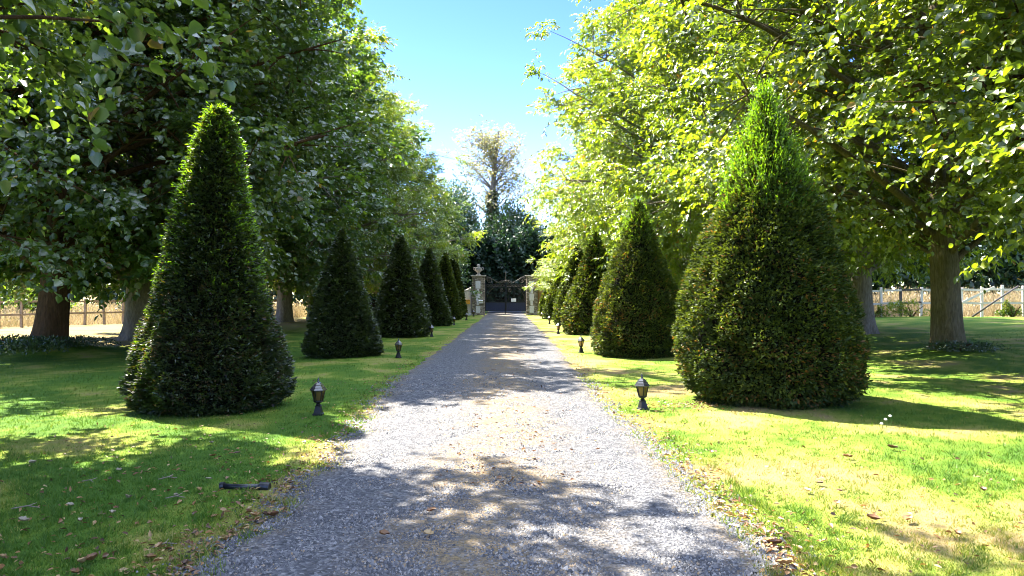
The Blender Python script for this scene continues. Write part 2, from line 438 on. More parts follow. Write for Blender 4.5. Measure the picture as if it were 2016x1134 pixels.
# ------------------------------------------------------------------ leaves
def leaf_geo(P, D, N, L, W, kind):
    """returns verts, polys, faces-per-leaf"""
    D = unit(D); S = unit(np.cross(D, N)); N = np.cross(S, D)
    L = L[:, None]; W = W[:, None]; n = len(P); b = np.arange(n)[:, None]
    if kind == 'round':
        f = .18
        pts = [P, P+D*L*.12-S*W*.36+N*W*f*.6, P+D*L*.45-S*W*.5+N*W*f, P+D*L*.8-S*W*.27+N*W*f*.3, P+D*L-N*L*.12,
               P+D*L*.8+S*W*.27+N*W*f*.3, P+D*L*.45+S*W*.5+N*W*f, P+D*L*.12+S*W*.36+N*W*f*.6]
        V = np.stack(pts, 1).reshape(-1, 3); k = 8
        F = np.stack([b*k+np.array([0, 1, 2, 3, 4]), b*k+np.array([0, 4, 5, 6, 7])], 1).reshape(-1, 5)
        return V, F, 2
    if kind == 'long':
        f = .2
        pts = [P, P+D*L*.35-S*W*.5+N*W*f, P+D*L*.7-S*W*.36+N*(W*f-L*.05), P+D*L-N*L*.15, P+D*L*.7+S*W*.36+N*(W*f-L*.05), P+D*L*.35+S*W*.5+N*W*f]
        V = np.stack(pts, 1).reshape(-1, 3); k = 6
        F = np.stack([b*k+np.array([0, 1, 2, 3]), b*k+np.array([0, 3, 4, 5])], 1).reshape(-1, 4)
        return V, F, 2
    if kind == 'dia':
        pts = [P, P+D*L*.5-S*W*.5, P+D*L, P+D*L*.5+S*W*.5]
        V = np.stack(pts, 1).reshape(-1, 3)
        F = (b*4+np.array([0, 1, 2, 3]))
        return V, F, 1
    if kind == 'blade':
        pts = [P-S*W*.5, P+S*W*.5, P+D*L]
        V = np.stack(pts, 1).reshape(-1, 3)
        return V, b*3+np.array([0, 1, 2]), 1

def rand_dir(g, n):
    return unit(g.normal(size=(n, 3)))

def leaves_from_twigs(g, S, D, TL, nl, L0, W0, droop=.3, rnd0=None, up=.9):
    """S twig starts, D twig directions, TL twig length; nl leaves on each"""
    n = len(S)
    u = (np.arange(nl)+.5)/nl
    u = np.clip(u[None, :] + g.normal(0, .05, (n, nl)), .02, 1.05)
    P = S[:, None, :] + D[:, None, :]*(TL[:, None]*u)[..., None]
    P[..., 2] -= droop*TL[:, None]*u**2*.5
    side = unit(np.cross(D, np.array([0, 0, 1.0]))+1e-6)
    sgn = np.where(np.arange(nl) % 2, 1, -1)[None, :]
    LD = D[:, None, :]*g.uniform(.3, .9, (n, nl))[..., None] + side[:, None, :]*(sgn*g.uniform(.4, 1, (n, nl)))[..., None]
    LD = LD + g.normal(0, .3, (n, nl, 3)); LD[..., 2] -= droop
    NN = g.normal(0, .5, (n, nl, 3)); NN[..., 2] += up
    NN += D[:, None, :]*.25
    sz = g.uniform(.45, 1.25, (n, nl)); L = L0*sz; W = W0*sz*g.uniform(.75, 1.2, (n, nl))
    rd = g.random((n, nl))
    if rnd0 is not None: rd = np.clip(.55*rd+.45*rnd0[:, None], 0, 1)
    spot = g.random((n, nl)) < .012
    rd = np.where(spot, 1.0, rd*.93)
    return P.reshape(-1, 3), LD.reshape(-1, 3), NN.reshape(-1, 3), L.ravel(), W.ravel(), rd.ravel()

def profile_oval(t):
    return np.sqrt(np.clip(1-((t-.38)/np.where(t > .38, .64, .46))**2, 0, 1))
def profile_low(t):
    return np.sqrt(np.clip(1-((t-.25)/np.where(t > .25, .77, .4))**2, 0, 1))
def profile_cone(t):
    return np.clip((1-t)**.7, 0, 1)*np.clip(t*8+.55, 0, 1)

def trunk_mesh(seed, H, rad, flare=1.5, lean=(0, 0), lobes=.06):
    g = rng(seed); n = 20
    zs = np.concatenate([np.linspace(-.4, 1.2, 10), np.linspace(1.5, H, 14)])
    th = np.linspace(0, 2*PI, n, endpoint=False)
    ph = g.uniform(0, 6, 4)
    rings = []
    for z in zs:
        zz = max(z, 0)
        r = rad*(1-.62*zz/H) + rad*(flare-1)*math.exp(-zz/.28)
        lob = 1+lobes*(np.sin(3*th+ph[0])+.6*np.sin(5*th+ph[1]+.3*zz))+(.16*math.exp(-zz/.35))*np.sin(5*th+ph[2])
        wob = 1+.03*np.sin(7*th+2.1*zz+ph[3])
        cx = lean[0]*zz/H + .05*math.sin(zz*.7+ph[0]); cy = lean[1]*zz/H+.05*math.cos(zz*.6+ph[1])
        rings.append(np.stack([cx+r*lob*wob*np.cos(th), cy+r*lob*wob*np.sin(th), np.full(n, z)], 1))
    V = np.concatenate(rings); i = np.arange(len(zs)*n).reshape(len(zs), n); j = np.roll(i, -1, 1)
    F = np.stack([i[:-1], j[:-1], j[1:], i[1:]], -1).reshape(-1, 4)
    return V, F

def tubes_np(A, Bm, C, r0, r1, n=6, seg=6):
    """quadratic bezier tubes; A,Bm,C (K,3)"""
    K = len(A); t = np.linspace(0, 1, seg+1)
    P = (A[:, None]*((1-t)**2)[None, :, None] + Bm[:, None]*(2*t*(1-t))[None, :, None] + C[:, None]*(t**2)[None, :, None])
    T = unit(np.gradient(P, axis=1))
    up = np.array([.13, .07, 1.0]); s = unit(np.cross(T, up)); b = np.cross(s, T)
    th = np.linspace(0, 2*PI, n, endpoint=False)
    rad = r0[:, None]*(1-t)[None] + r1[:, None]*t[None]
    V = P[:, :, None] + rad[:, :, None, None]*(s[:, :, None]*np.cos(th)[None, None, :, None] + b[:, :, None]*np.sin(th)[None, None, :, None])
    i = np.arange(K*(seg+1)*n).reshape(K, seg+1, n); j = np.roll(i, -1, 2)
    F = np.stack([i[:, :-1], j[:, :-1], j[:, 1:], i[:, 1:]], -1).reshape(-1, 4)
    return V.reshape(-1, 3), F

def tree_meshes(name, seed, H, zb, Rm, trunk_r, leafmat, barkmat, nb=46, nc=9, nt=11, nl=9, L0=.2, W0=.085, kind='long',
                prof=profile_oval, droop=.35, spread=1.0, lobes=.06, flare=1.28, tw=(.5, .9), up=.9, shear=(0, 0)):
    g = rng(seed)
    k = np.arange(nb); t = (k+.5)/nb + g.normal(0, .02, nb); t = np.clip(t, .01, .995)
    phi = k*2.39996 + g.normal(0, .25, nb)
    a1, a2 = g.uniform(0, 6, 2)
    rr = Rm*prof(t)*(1+.14*np.sin(3*phi+a1)+.1*np.sin(5*phi+a2+t*5))*g.uniform(.72, 1.06, nb)
    tip = np.stack([rr*np.cos(phi), rr*np.sin(phi), zb+t*(H-zb)], 1)
    tip[:, 0] += shear[0]*t; tip[:, 1] += shear[1]*t
    th0 = min(H*.86, zb+.62*(H-zb))
    z0 = np.clip(zb*.72 + (tip[:, 2]-zb)*.72-.12*rr, min(zb, 2.0)*.9, H*.8)
    A = np.stack([.12*shear[0]*t, .12*shear[1]*t, z0], 1)
    Bm = A*.5+tip*.5; Bm[:, 2] += .16*rr+.2; Bm += g.normal(0, .09, (nb, 3))*rr[:, None]
    r0 = trunk_r*(.34-.2*t)*np.clip(rr/Rm+.25, .4, 1)
    TV, TF = trunk_mesh(seed+1, H*.88, trunk_r, flare, (shear[0]*.15, shear[1]*.15), lobes)
    BV, BF = tubes_np(A, Bm, tip, r0, r0*.15+.008)
    # clumps along each bough
    s = 1-np.abs(g.normal(0, .28, (nb, nc))); s = np.clip(s, .22, 1.03)
    C = (A[:, None]*((1-s)**2)[..., None] + Bm[:, None]*(2*s*(1-s))[..., None] + tip[:, None]*(s**2)[..., None])
    base = C.copy()
    off = g.normal(0, 1, (nb, nc, 3))*np.array([.95, .95, .6])*spread*(.45+.09*Rm)
    C = C+off
    C[..., 2] = np.maximum(C[..., 2], zb-.2+.4*g.random((nb, nc)))
    # boughlets to the clumps
    bA = base.reshape(-1, 3); bC = C.reshape(-1, 3); bB = (bA+bC)/2; bB[:, 2] += .1
    sV, sF = tubes_np(bA, bB, bC, np.full(len(bA), .03), np.full(len(bA), .008), 4, 3)
    V = np.concatenate([TV, BV, sV]); F = np.concatenate([TF, BF+len(TV), sF+len(TV)+len(BV)])
    trunk = mesh_np(name+'_trunk', V, [F], barkmat, smooth=True)
    # twigs in each clump
    n = len(bC)
    out = bC - np.stack([shear[0]*.4+0*bC[:, 0], shear[1]*.4+0*bC[:, 0], np.full(n, zb+.35*(H-zb))], 1)
    out = unit(out*np.array([1, 1, .7]))
    D = rand_dir(g, n*nt)*.85 + np.repeat(out, nt, 0)*.75; D[:, 2] = D[:, 2]*.6+.05
    D = unit(D)
    S = np.repeat(bC, nt, 0) + g.normal(0, .2*spread, (n*nt, 3))
    TLn = g.uniform(tw[0], tw[1], n*nt)*spread
    rn = np.repeat(g.random(n), nt)
    P, LD, NN, L, W, rd = leaves_from_twigs(g, S, D, TLn, nl, L0, W0, droop, rn, up)
    V, F, fp = leaf_geo(P, LD, NN, L, W, kind)
    # bare twigs belong to the crown's wood
    crown = mesh_np(name+'_crown', V, [F], leafmat, np.repeat(rd, fp))
    return trunk, crown

def place_tree(kind_name, meshes, loc, label, cat='tree', group=None, rz=0, s=1.0, sxy=None):
    o = empty(kind_name, (loc[0], loc[1], gzf(loc[0], loc[1])), label, cat, group, rz)
    sx = sxy if sxy else s
    o.scale = (sx, sx, s)
    link('trunk', meshes[0], o); link('crown', meshes[1], o)
    return o

AV = 'trees lining the avenue'
# prototypes
chestA = tree_meshes('chestnut_a', 101, 16.5, 2.7, 6.6, .36, M['chestnut'], M['bark_grey'], nb=60, nc=12, nt=14, nl=12, L0=.21, W0=.075, prof=profile_low, droop=.4)
chestB = tree_meshes('chestnut_b', 131, 16.0, 2.4, 6.4, .40, M['chestnut'], M['bark_grey'], nb=60, nc=12, nt=14, nl=12, L0=.21, W0=.078, prof=profile_oval, droop=.45)
mapleA = tree_meshes('maple_a', 151, 17.0, 2.1, 6.6, .46, M['maple'], M['bark_grey'], nb=58, nc=12, nt=13, nl=10, L0=.19, W0=.16, kind='round', prof=profile_low, droop=.25)
lindR = tree_meshes('linden_r', 171, 15.5, 3.1, 6.8, .36, M['linden'], M['bark_olive'], nb=64, nc=13, nt=14, nl=11, L0=.135, W0=.115, kind='round', prof=profile_oval, droop=.4, lobes=.09, flare=1.2, shear=(-2.0, .5))
lindL = tree_meshes('linden_l', 193, 12.6, 2.0, 5.6, .40, M['linden_shade'], M['bark_brown'], nb=60, nc=13, nt=13, nl=10, L0=.16, W0=.14, kind='round', prof=profile_low, droop=.35, flare=1.25, shear=(4.2, .5))
nearL = tree_meshes('linden_near', 211, 14.5, 2.5, 4.6, .42, M['linden_shade'], M['bark_brown'], nb=62, nc=16, nt=16, nl=11, L0=.125, W0=.115, kind='round', prof=profile_oval, droop=.4, shear=(1.0, 4.0))
nearR = tree_meshes('linden_near_right', 221, 13.5, 2.5, 5.0, .42, M['linden'], M['bark_brown'], nb=60, nc=12, nt=14, nl=11, L0=.125, W0=.115, kind='round', prof=profile_oval, droop=.4, shear=(-3.6, .5))

# left row
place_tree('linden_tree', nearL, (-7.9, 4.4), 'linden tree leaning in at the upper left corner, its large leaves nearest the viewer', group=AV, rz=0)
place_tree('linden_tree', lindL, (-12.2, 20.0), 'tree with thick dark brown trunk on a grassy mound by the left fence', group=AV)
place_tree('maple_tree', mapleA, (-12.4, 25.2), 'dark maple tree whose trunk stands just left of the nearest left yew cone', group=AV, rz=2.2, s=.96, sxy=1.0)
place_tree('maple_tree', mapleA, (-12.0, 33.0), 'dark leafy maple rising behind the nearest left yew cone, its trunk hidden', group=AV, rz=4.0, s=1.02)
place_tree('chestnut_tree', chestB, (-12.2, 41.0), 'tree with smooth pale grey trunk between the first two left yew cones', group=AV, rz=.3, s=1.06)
place_tree('chestnut_tree', chestA, (-11.7, 45.2), 'tree with pale trunk close against the left side of the second left yew', group=AV, rz=2.0, s=.92)
place_tree('chestnut_tree', chestA, (-10.0, 51.0), 'yellow-green tree above the third left yew cone', group=AV, rz=5.1, s=1.0)
place_tree('maple_tree', mapleA, (-8.8, 57.0), 'green tree hanging over the left gate pillar', group=AV, rz=3.0, s=.76)
# right row
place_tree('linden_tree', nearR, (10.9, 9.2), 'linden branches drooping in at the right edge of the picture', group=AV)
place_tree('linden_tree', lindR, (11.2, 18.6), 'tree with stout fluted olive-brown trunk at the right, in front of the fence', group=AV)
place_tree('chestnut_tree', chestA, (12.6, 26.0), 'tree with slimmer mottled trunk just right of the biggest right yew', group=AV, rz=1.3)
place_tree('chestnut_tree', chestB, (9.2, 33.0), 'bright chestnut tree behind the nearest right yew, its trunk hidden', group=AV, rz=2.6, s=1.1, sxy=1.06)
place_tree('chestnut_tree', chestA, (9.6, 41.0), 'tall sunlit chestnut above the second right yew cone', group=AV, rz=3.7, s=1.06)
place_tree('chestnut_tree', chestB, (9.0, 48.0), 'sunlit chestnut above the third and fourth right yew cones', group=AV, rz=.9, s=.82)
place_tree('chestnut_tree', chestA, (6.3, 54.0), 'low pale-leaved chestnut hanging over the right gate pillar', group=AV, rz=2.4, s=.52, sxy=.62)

# ------------------------------------------------------------------ yew cones
def yew(name, x, y, prof, n, label, mat, seed, new=None, lean=0.0, size=(.05, .10), wid=.032, horiz=.35, brown=None, gaps=0, front_shade=False):
    g = rng(seed)
    o = empty(name, (x, y, gzf(x, y)), label, 'topiary yew', 'clipped yew cones along the drive')
    pz = np.array([p[0] for p in prof]); pr = np.array([p[1] for p in prof]); H = pz[-1]
    lumps = lambda ph, z: 1+.05*np.sin(3*ph+seed+z*1.7)+.04*np.sin(7*ph+z*3.1+seed*2)+.03*np.sin(13*ph-z*5)+.03*np.sin(5*ph+z*9+seed)
    # area-weighted z sampling
    zz = np.linspace(0, H, 400); w = np.interp(zz, pz, pr)+.06; cdf = np.cumsum(w); cdf /= cdf[-1]
    def surf(m, lo=0.0):
        z = np.interp(g.random(m)*(1-lo)+lo, cdf, zz); ph = g.uniform(0, 2*PI, m)
        r = np.interp(z, pz, pr)*lumps(ph, z)
        dr = (np.interp(z+.05, pz, pr)-np.interp(z-.05, pz, pr))/.1
        nrm = unit(np.stack([np.cos(ph), np.sin(ph), -dr*.8], 1))
        return z, ph, r, nrm
    z, ph, r, nrm = surf(n)
    if horiz > .4: cre = fnoise(ph*np.maximum(r, .3)*.55, z*2.6, seed+5, .30, 3)
    else: cre = fnoise(ph*np.maximum(r, .3), z*1.15, seed+5, .24, 3)
    big = fnoise(ph*np.maximum(r, .3), z, seed+6, .9, 2)
    depth = np.abs(g.normal(0, .03, n)) + .15*np.clip(.62-cre, 0, 1)*2.0*(.6+.8*big) + np.where(g.random(n) < .15, g.uniform(0, .12, n), 0)
    rr = np.maximum(r-depth+.02, .01)
    P = np.stack([rr*np.cos(ph)+lean*z/H, rr*np.sin(ph), z], 1)
    D = nrm*np.array([1, 1, 1-horiz])*.9 + g.normal(0, .42, (n, 3)); D[:, 2] *= (1-.5*horiz); D[:, 2] += .12
    NN = g.normal(0, .45, (n, 3)); NN[:, 2] += .75; NN += nrm*.35
    L = g.uniform(size[0], size[1], n); W = wid*g.uniform(.7, 1.3, n)
    cl = .3*fnoise(ph*r*1.0, z, seed+3, .45, 3)+.3*fnoise(ph*r*1.0, z, seed+4, .14, 2)+.4*g.random(n)
    rd = np.clip(cl*.84, 0, .84)
    bz = fnoise(ph*np.maximum(r, .3), z*1.1, seed+9, 1.1, 3)
    bp = .012 + (.09*(bz > .66) if brown else 0)
    if brown: bp = bp + .15*np.exp(-(((z-brown[0])/brown[1])**2))*(bz > .45)
    rd = np.where(g.random(n) < bp, g.uniform(.86, 1, n)**1.0, rd)
    if gaps:
        # thin foliage low down, where light shows through
        keep = ~((z < .55) & (z > .2) & (fnoise(ph*2.5, z*4, seed+11, 1.0, 2) > .64) & (np.cos(ph+.25*PI) > .3))
        P, D, NN, L, W, rd = P[keep], D[keep], NN[keep], L[keep], W[keep], rd[keep]
    V, F, fp = leaf_geo(P, D, NN, L, W, 'dia')
    link('foliage', mesh_np(name+'_foliage', V, [F], mat, np.repeat(rd, fp)), o)
    # woody inside
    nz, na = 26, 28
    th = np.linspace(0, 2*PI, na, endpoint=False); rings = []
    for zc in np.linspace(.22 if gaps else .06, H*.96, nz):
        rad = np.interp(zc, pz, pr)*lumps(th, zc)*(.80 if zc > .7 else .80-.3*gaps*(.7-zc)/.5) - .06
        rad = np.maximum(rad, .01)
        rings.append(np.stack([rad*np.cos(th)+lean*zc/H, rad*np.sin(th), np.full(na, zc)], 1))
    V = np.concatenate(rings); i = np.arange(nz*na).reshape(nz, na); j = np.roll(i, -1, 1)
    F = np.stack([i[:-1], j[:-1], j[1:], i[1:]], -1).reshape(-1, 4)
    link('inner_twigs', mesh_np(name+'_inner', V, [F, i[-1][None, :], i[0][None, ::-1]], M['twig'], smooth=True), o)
    mb = MB(); mb.tube([(0, 0, -.2), (.02, 0, .2), (0, .02, .7)], [.13, .1, .08], 8)
    mb.build('trunk', M['bark_brown'], o, smooth=True)
    # fresh untrimmed shoots
    if new:
        zlo, m, ln, upw = new
        z = zlo + (H-zlo)*g.random(m)**.85; z = np.minimum(z, H-.01)
        ph = g.uniform(0, 2*PI, m); r = np.interp(z, pz, pr)*lumps(ph, z)
        ok = g.random(m) < np.clip((r+.12)/.6, .2, 1)*(1-(.92*np.exp(-((ph-4.75)/.95)**2)*(z < H-.5) if front_shade else 0)); z, ph, r = z[ok], ph[ok], r[ok]; m = len(z)  # bright shoots thinned on the camera side: its shade worked into the shape
        k = 9
        d0 = unit(np.stack([np.cos(ph), np.sin(ph), np.full(m, upw)], 1)+g.normal(0, .22, (m, 3)))
        ll = ln*g.uniform(.4, 1.25, m)*np.clip((z-zlo)/(.25*(H-zlo)), .45, 1)
        S = np.stack([np.maximum(r-.06, .0)*np.cos(ph)+lean*z/H, np.maximum(r-.06, 0)*np.sin(ph), z], 1)
        u = np.linspace(.08, 1, k)
        P = S[:, None]+d0[:, None]*(ll[:, None]*u)[..., None]
        P[..., 2] += .12*ll[:, None]*u**2
        DD = d0[:, None]*.9+g.normal(0, .45, (m, k, 3))
        NN = g.normal(0, .6, (m, k, 3)); NN[..., 2] += .5
        P = P.reshape(-1, 3); DD = DD.reshape(-1, 3); NN = NN.reshape(-1, 3); q = len(P)
        V, F, fp = leaf_geo(P, DD, NN, g.uniform(.035, .065, q), g.uniform(.012, .02, q), 'dia')
        link('new_growth', mesh_np(name+'_new', V, [F], M['yew_new'], np.repeat(np.clip(np.repeat(g.random(m), k)*.6+.4*g.random(q), 0, 1), fp)), o)
    return o

P1L = [(0, .84), (.12, .98), (.35, 1.06), (.75, .96), (1.1, .85), (1.46, .74), (2.18, .57), (2.9, .43), (3.6, .30), (3.95, .21), (4.15, .11), (4.25, .02)]
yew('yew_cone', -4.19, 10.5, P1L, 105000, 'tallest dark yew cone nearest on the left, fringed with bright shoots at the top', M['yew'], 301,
    new=(.9, 2400, .14, .2), lean=.13, front_shade=True, horiz=.75, brown=(.9, .9), size=(.04, .088), wid=.023)  # added shoots low on the rims stand for sunlit foliage
P1R = [(0, .92), (.15, 1.12), (.4, 1.26), (.75, 1.31), (1.1, 1.28), (1.45, 1.2), (2.2, 1.0), (2.6, .86), (2.98, .69), (3.36, .5), (3.74, .33), (4.1, .2), (4.4, .08), (4.62, .02)]
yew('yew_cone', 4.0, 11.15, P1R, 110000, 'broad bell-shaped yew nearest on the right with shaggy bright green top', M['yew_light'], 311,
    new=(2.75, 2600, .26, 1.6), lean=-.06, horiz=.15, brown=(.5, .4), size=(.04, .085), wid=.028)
def scaled(pts, h, r):
    H = pts[-1][0]; Rm = max(p[1] for p in pts)
    return [(z/H*h, q/Rm*r) for z, q in pts]
CONE = [(0, .8), (.08, .95), (.3, 1.0), (.8, .86), (1.5, .66), (2.3, .42), (2.9, .22), (3.2, .08), (3.3, .01)]
BELL = [(0, .85), (.12, .95), (.4, 1.0), (.8, .98), (1.3, .88), (2.0, .66), (2.7, .42), (3.3, .2), (3.7, .06), (3.8, .01)]
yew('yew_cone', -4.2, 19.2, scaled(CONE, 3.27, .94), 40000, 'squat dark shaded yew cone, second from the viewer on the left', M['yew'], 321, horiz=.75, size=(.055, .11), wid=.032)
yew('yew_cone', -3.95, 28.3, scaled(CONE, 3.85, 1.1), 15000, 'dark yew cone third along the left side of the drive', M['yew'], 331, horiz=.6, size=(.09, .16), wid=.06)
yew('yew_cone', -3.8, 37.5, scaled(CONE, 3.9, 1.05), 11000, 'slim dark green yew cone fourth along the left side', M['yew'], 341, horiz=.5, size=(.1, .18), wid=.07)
yew('yew_cone', -3.72, 46.5, scaled(CONE, 4.2, .98), 9000, 'slim green yew cone fifth along the left side', M['yew_light'], 351, horiz=.5, size=(.11, .2), wid=.08)
yew('yew_cone', -3.7, 54.0, scaled(CONE, 4.5, .92), 8000, 'tall narrow yew cone beside the left gate pillar', M['yew_light'], 361, horiz=.5, size=(.12, .22), wid=.09)
yew('yew_cone', 3.53, 19.5, scaled(BELL, 4.1, 1.2), 50000, 'bell-shaped yew second along the right side, its tip under chestnut leaves', M['yew_light'], 371, new=(2.9, 500, .2, 1.2), horiz=.2, brown=(.8, .7), size=(.05, .1), wid=.032)
yew('yew_cone', 3.72, 30.2, scaled(BELL, 4.15, 1.25), 16000, 'rounded yew third along the right with a brown patch at its foot', M['yew_light'], 381, new=(2.9, 350, .2, 1.0), horiz=.2, brown=(.4, .6), size=(.09, .16), wid=.06)
yew('yew_cone', 3.75, 39.5, scaled(BELL, 4.3, 1.1), 11000, 'leaning sunlit yew fourth along the right side', M['yew_light'], 391, horiz=.2, size=(.1, .18), wid=.07, lean=.2)
yew('yew_cone', 3.6, 48.0, scaled(BELL, 3.4, .98), 9000, 'yellowish yew fifth along the right side', M['yew_light'], 401, horiz=.2, size=(.11, .2), wid=.08, lean=.1)
yew('yew_cone', 3.5, 54.0, scaled(BELL, 3.1, .9), 8000, 'small yew beside the right gate pillar', M['yew_light'], 411, horiz=.2, size=(.12, .22), wid=.09)

# ------------------------------------------------------------------ lanterns
def make_lantern(x, y, label):
    o = empty('pedestal_lantern', (x, y, gzf(x, y)), label, 'lantern', 'low lanterns along the drive')
    mb = MB()
    mb.loft([[(p*w, q*w, z) for p, q in ((1, 1), (-1, 1), (-1, -1), (1, -1))] for w, z in ((.064, -.03), (.064, .02), (.055, .024), (.05, .035), (.042, .075), (.034, .105), (.033, .112), (.039, .114), (.039, .124), (.03, .128))])
    mb.lathe([(.03, .126), (.036, .134), (.028, .142), (.024, .15), (.034, .16), (.056, .17), (.062, .178), (.054, .184)], 12)
    mb.build('pedestal', M['lantern'], o, bevel=0)
    f = MB(); z0, z1, r0, r1 = .185, .325, .055, .086
    hexp = lambda r, z, k: (r*math.cos(k*PI/3+.26), r*math.sin(k*PI/3+.26), z)
    for k in range(6): f.tube([hexp(r0, z0, k), hexp(r1, z1, k)], .0075, 5)
    f.lathe([(r0+.009, z0-.008), (r0+.009, z0+.008)], 6, rot=.26)
    f.lathe([(r1+.008, z1-.006), (r1+.008, z1+.008)], 6, rot=.26)
    f.build('lantern_frame', M['lantern'], o)
    for k in range(6):
        a0, a1, b0, b1 = (Vector(hexp(r0-.002, z0+.006, k)), Vector(hexp(r0-.002, z0+.006, k+1)), Vector(hexp(r1-.002, z1-.004, k)), Vector(hexp(r1-.002, z1-.004, k+1)))
        nrm = (a1-a0).cross(b0-a0).normalized()*.0015
        p = MB(); p.add([a0+nrm, a1+nrm, b1+nrm, b0+nrm, a0-nrm, a1-nrm, b1-nrm, b0-nrm], [(0, 1, 2, 3), (7, 6, 5, 4), (0, 4, 5, 1), (1, 5, 6, 2), (2, 6, 7, 3), (3, 7, 4, 0)])
        p.build('pane', M['pane'], o)
    b = MB(); b.lathe([(.014, .186), (.014, .21), (.02, .222), (.026, .245), (.022, .27), (.006, .282)], 12)
    b.build('bulb', M['bulb'], o, smooth=True)
    rf = MB(); rf.lathe([(.112, .328), (.115, .336), (.09, .362), (.09, .37), (.064, .394), (.064, .402), (.034, .428), (.013, .438)], 6, rot=.26)
    ro = rf.build('roof', M['cap_metal'], o)
    fi = MB(); fi.lathe([(.013, .436), (.018, .445), (.01, .453), (.014, .463), (.015, .471), (.005, .49), (.001, .503)], 10)
    fi.build('finial', M['cap_metal'], ro, smooth=True)
    return o
lan0 = make_lantern(-2.48, 9.9, 'black lantern with sunlit cap beside the nearest left yew cone')
LANTERNS = [(-2.66, 18.6, 'lantern in shade beside the second left yew cone'), (-2.75, 28.0, 'small lantern by the third left yew cone'),
            (-2.62, 38.5, 'small lantern by the fourth left yew cone'), (-2.36, 46.0, 'tiny lantern by the fifth left yew cone'), (-2.25, 54.0, 'tiny lantern in front of the left gate pillar'),
            (1.93, 10.3, 'black lantern with amber panes beside the nearest right yew'), (2.12, 20.4, 'lantern in the sun beside the second right yew'),
            (2.2, 30.2, 'small lantern beside the third right yew'), (2.44, 40.0, 'small lantern beside the fourth right yew'), (2.5, 48.5, 'tiny lantern beside the fifth right yew')]
for x, y, lab in LANTERNS:
    c = copy_tree(lan0); c.location = (x, y, gzf(x, y)); c['label'] = lab; c.rotation_euler = (.03*math.sin(y*3), .03*math.cos(x*9+y), (x*7 + y) % .5)

# ------------------------------------------------------------------ gate
GY = 58.0
def pillar(x, w, label, urn):
    o = empty('gate_pillar', (x, GY, 0), label, 'gate pillar', 'stone pillars of the gate')
    mb = MB(); mb.box((0, 0, 1.4), (w, w, 3.2)); mb.build('shaft', M['rubble'], o, bevel=.02)
    mb = MB(); mb.box((0, 0, 3.03), (w+.06, w+.06, .06)); mb.box((0, 0, 3.085), (w+.18, w+.18, .05)); mb.build('cap', M['coping'], o, bevel=.012)
    mb = MB()
    for zz, ww, hh in ((.45, .34, .55), (.95, .20, .36), (1.4, .36, .52), (1.86, .19, .36), (2.36, .38, .58)):
        mb.box((-.02, -w/2-.008, zz), (ww, .03, hh))
    mb.build('white_stone_panel', M['white_stone'], o, bevel=.006)
    if urn:
        mb = MB(); mb.lathe([(.2, 3.11), (.2, 3.17), (.11, 3.2), (.09, 3.3), (.15, 3.36), (.26, 3.5), (.29, 3.62), (.25, 3.66), (.31, 3.7), (.12, 3.74), (.1, 3.8), (.14, 3.86), (.1, 3.95), (.02, 3.98)], 16)
        for sx in (-1, 1):
            mb.tube([(sx*.22, 0, 3.45), (sx*.38, 0, 3.58), (sx*.36, 0, 3.72), (sx*.27, 0, 3.7)], .03, 6)
        mb.build('urn_finial', M['urn'], o, smooth=True)
    return o
pillar(-2.03, 1.0, 'left rubble stone gate pillar topped by a stone urn', True)
pillar(2.15, .88, 'right stone gate pillar half hidden under chestnut leaves', False)
o = tag(link('intercom_box', None), None) if False else None
mb = MB(); mb.box((0, 0, 0), (.3, .12, .2)); mb.box((0, -.04, .115), (.34, .2, .03), rx=.25); ic = mb.build('intercom_box', M['notice'], None, (-1.83, GY-.585, 1.02), bevel=.01)
tag(ic, 'small white box fixed to the front of the left gate pillar', 'box')

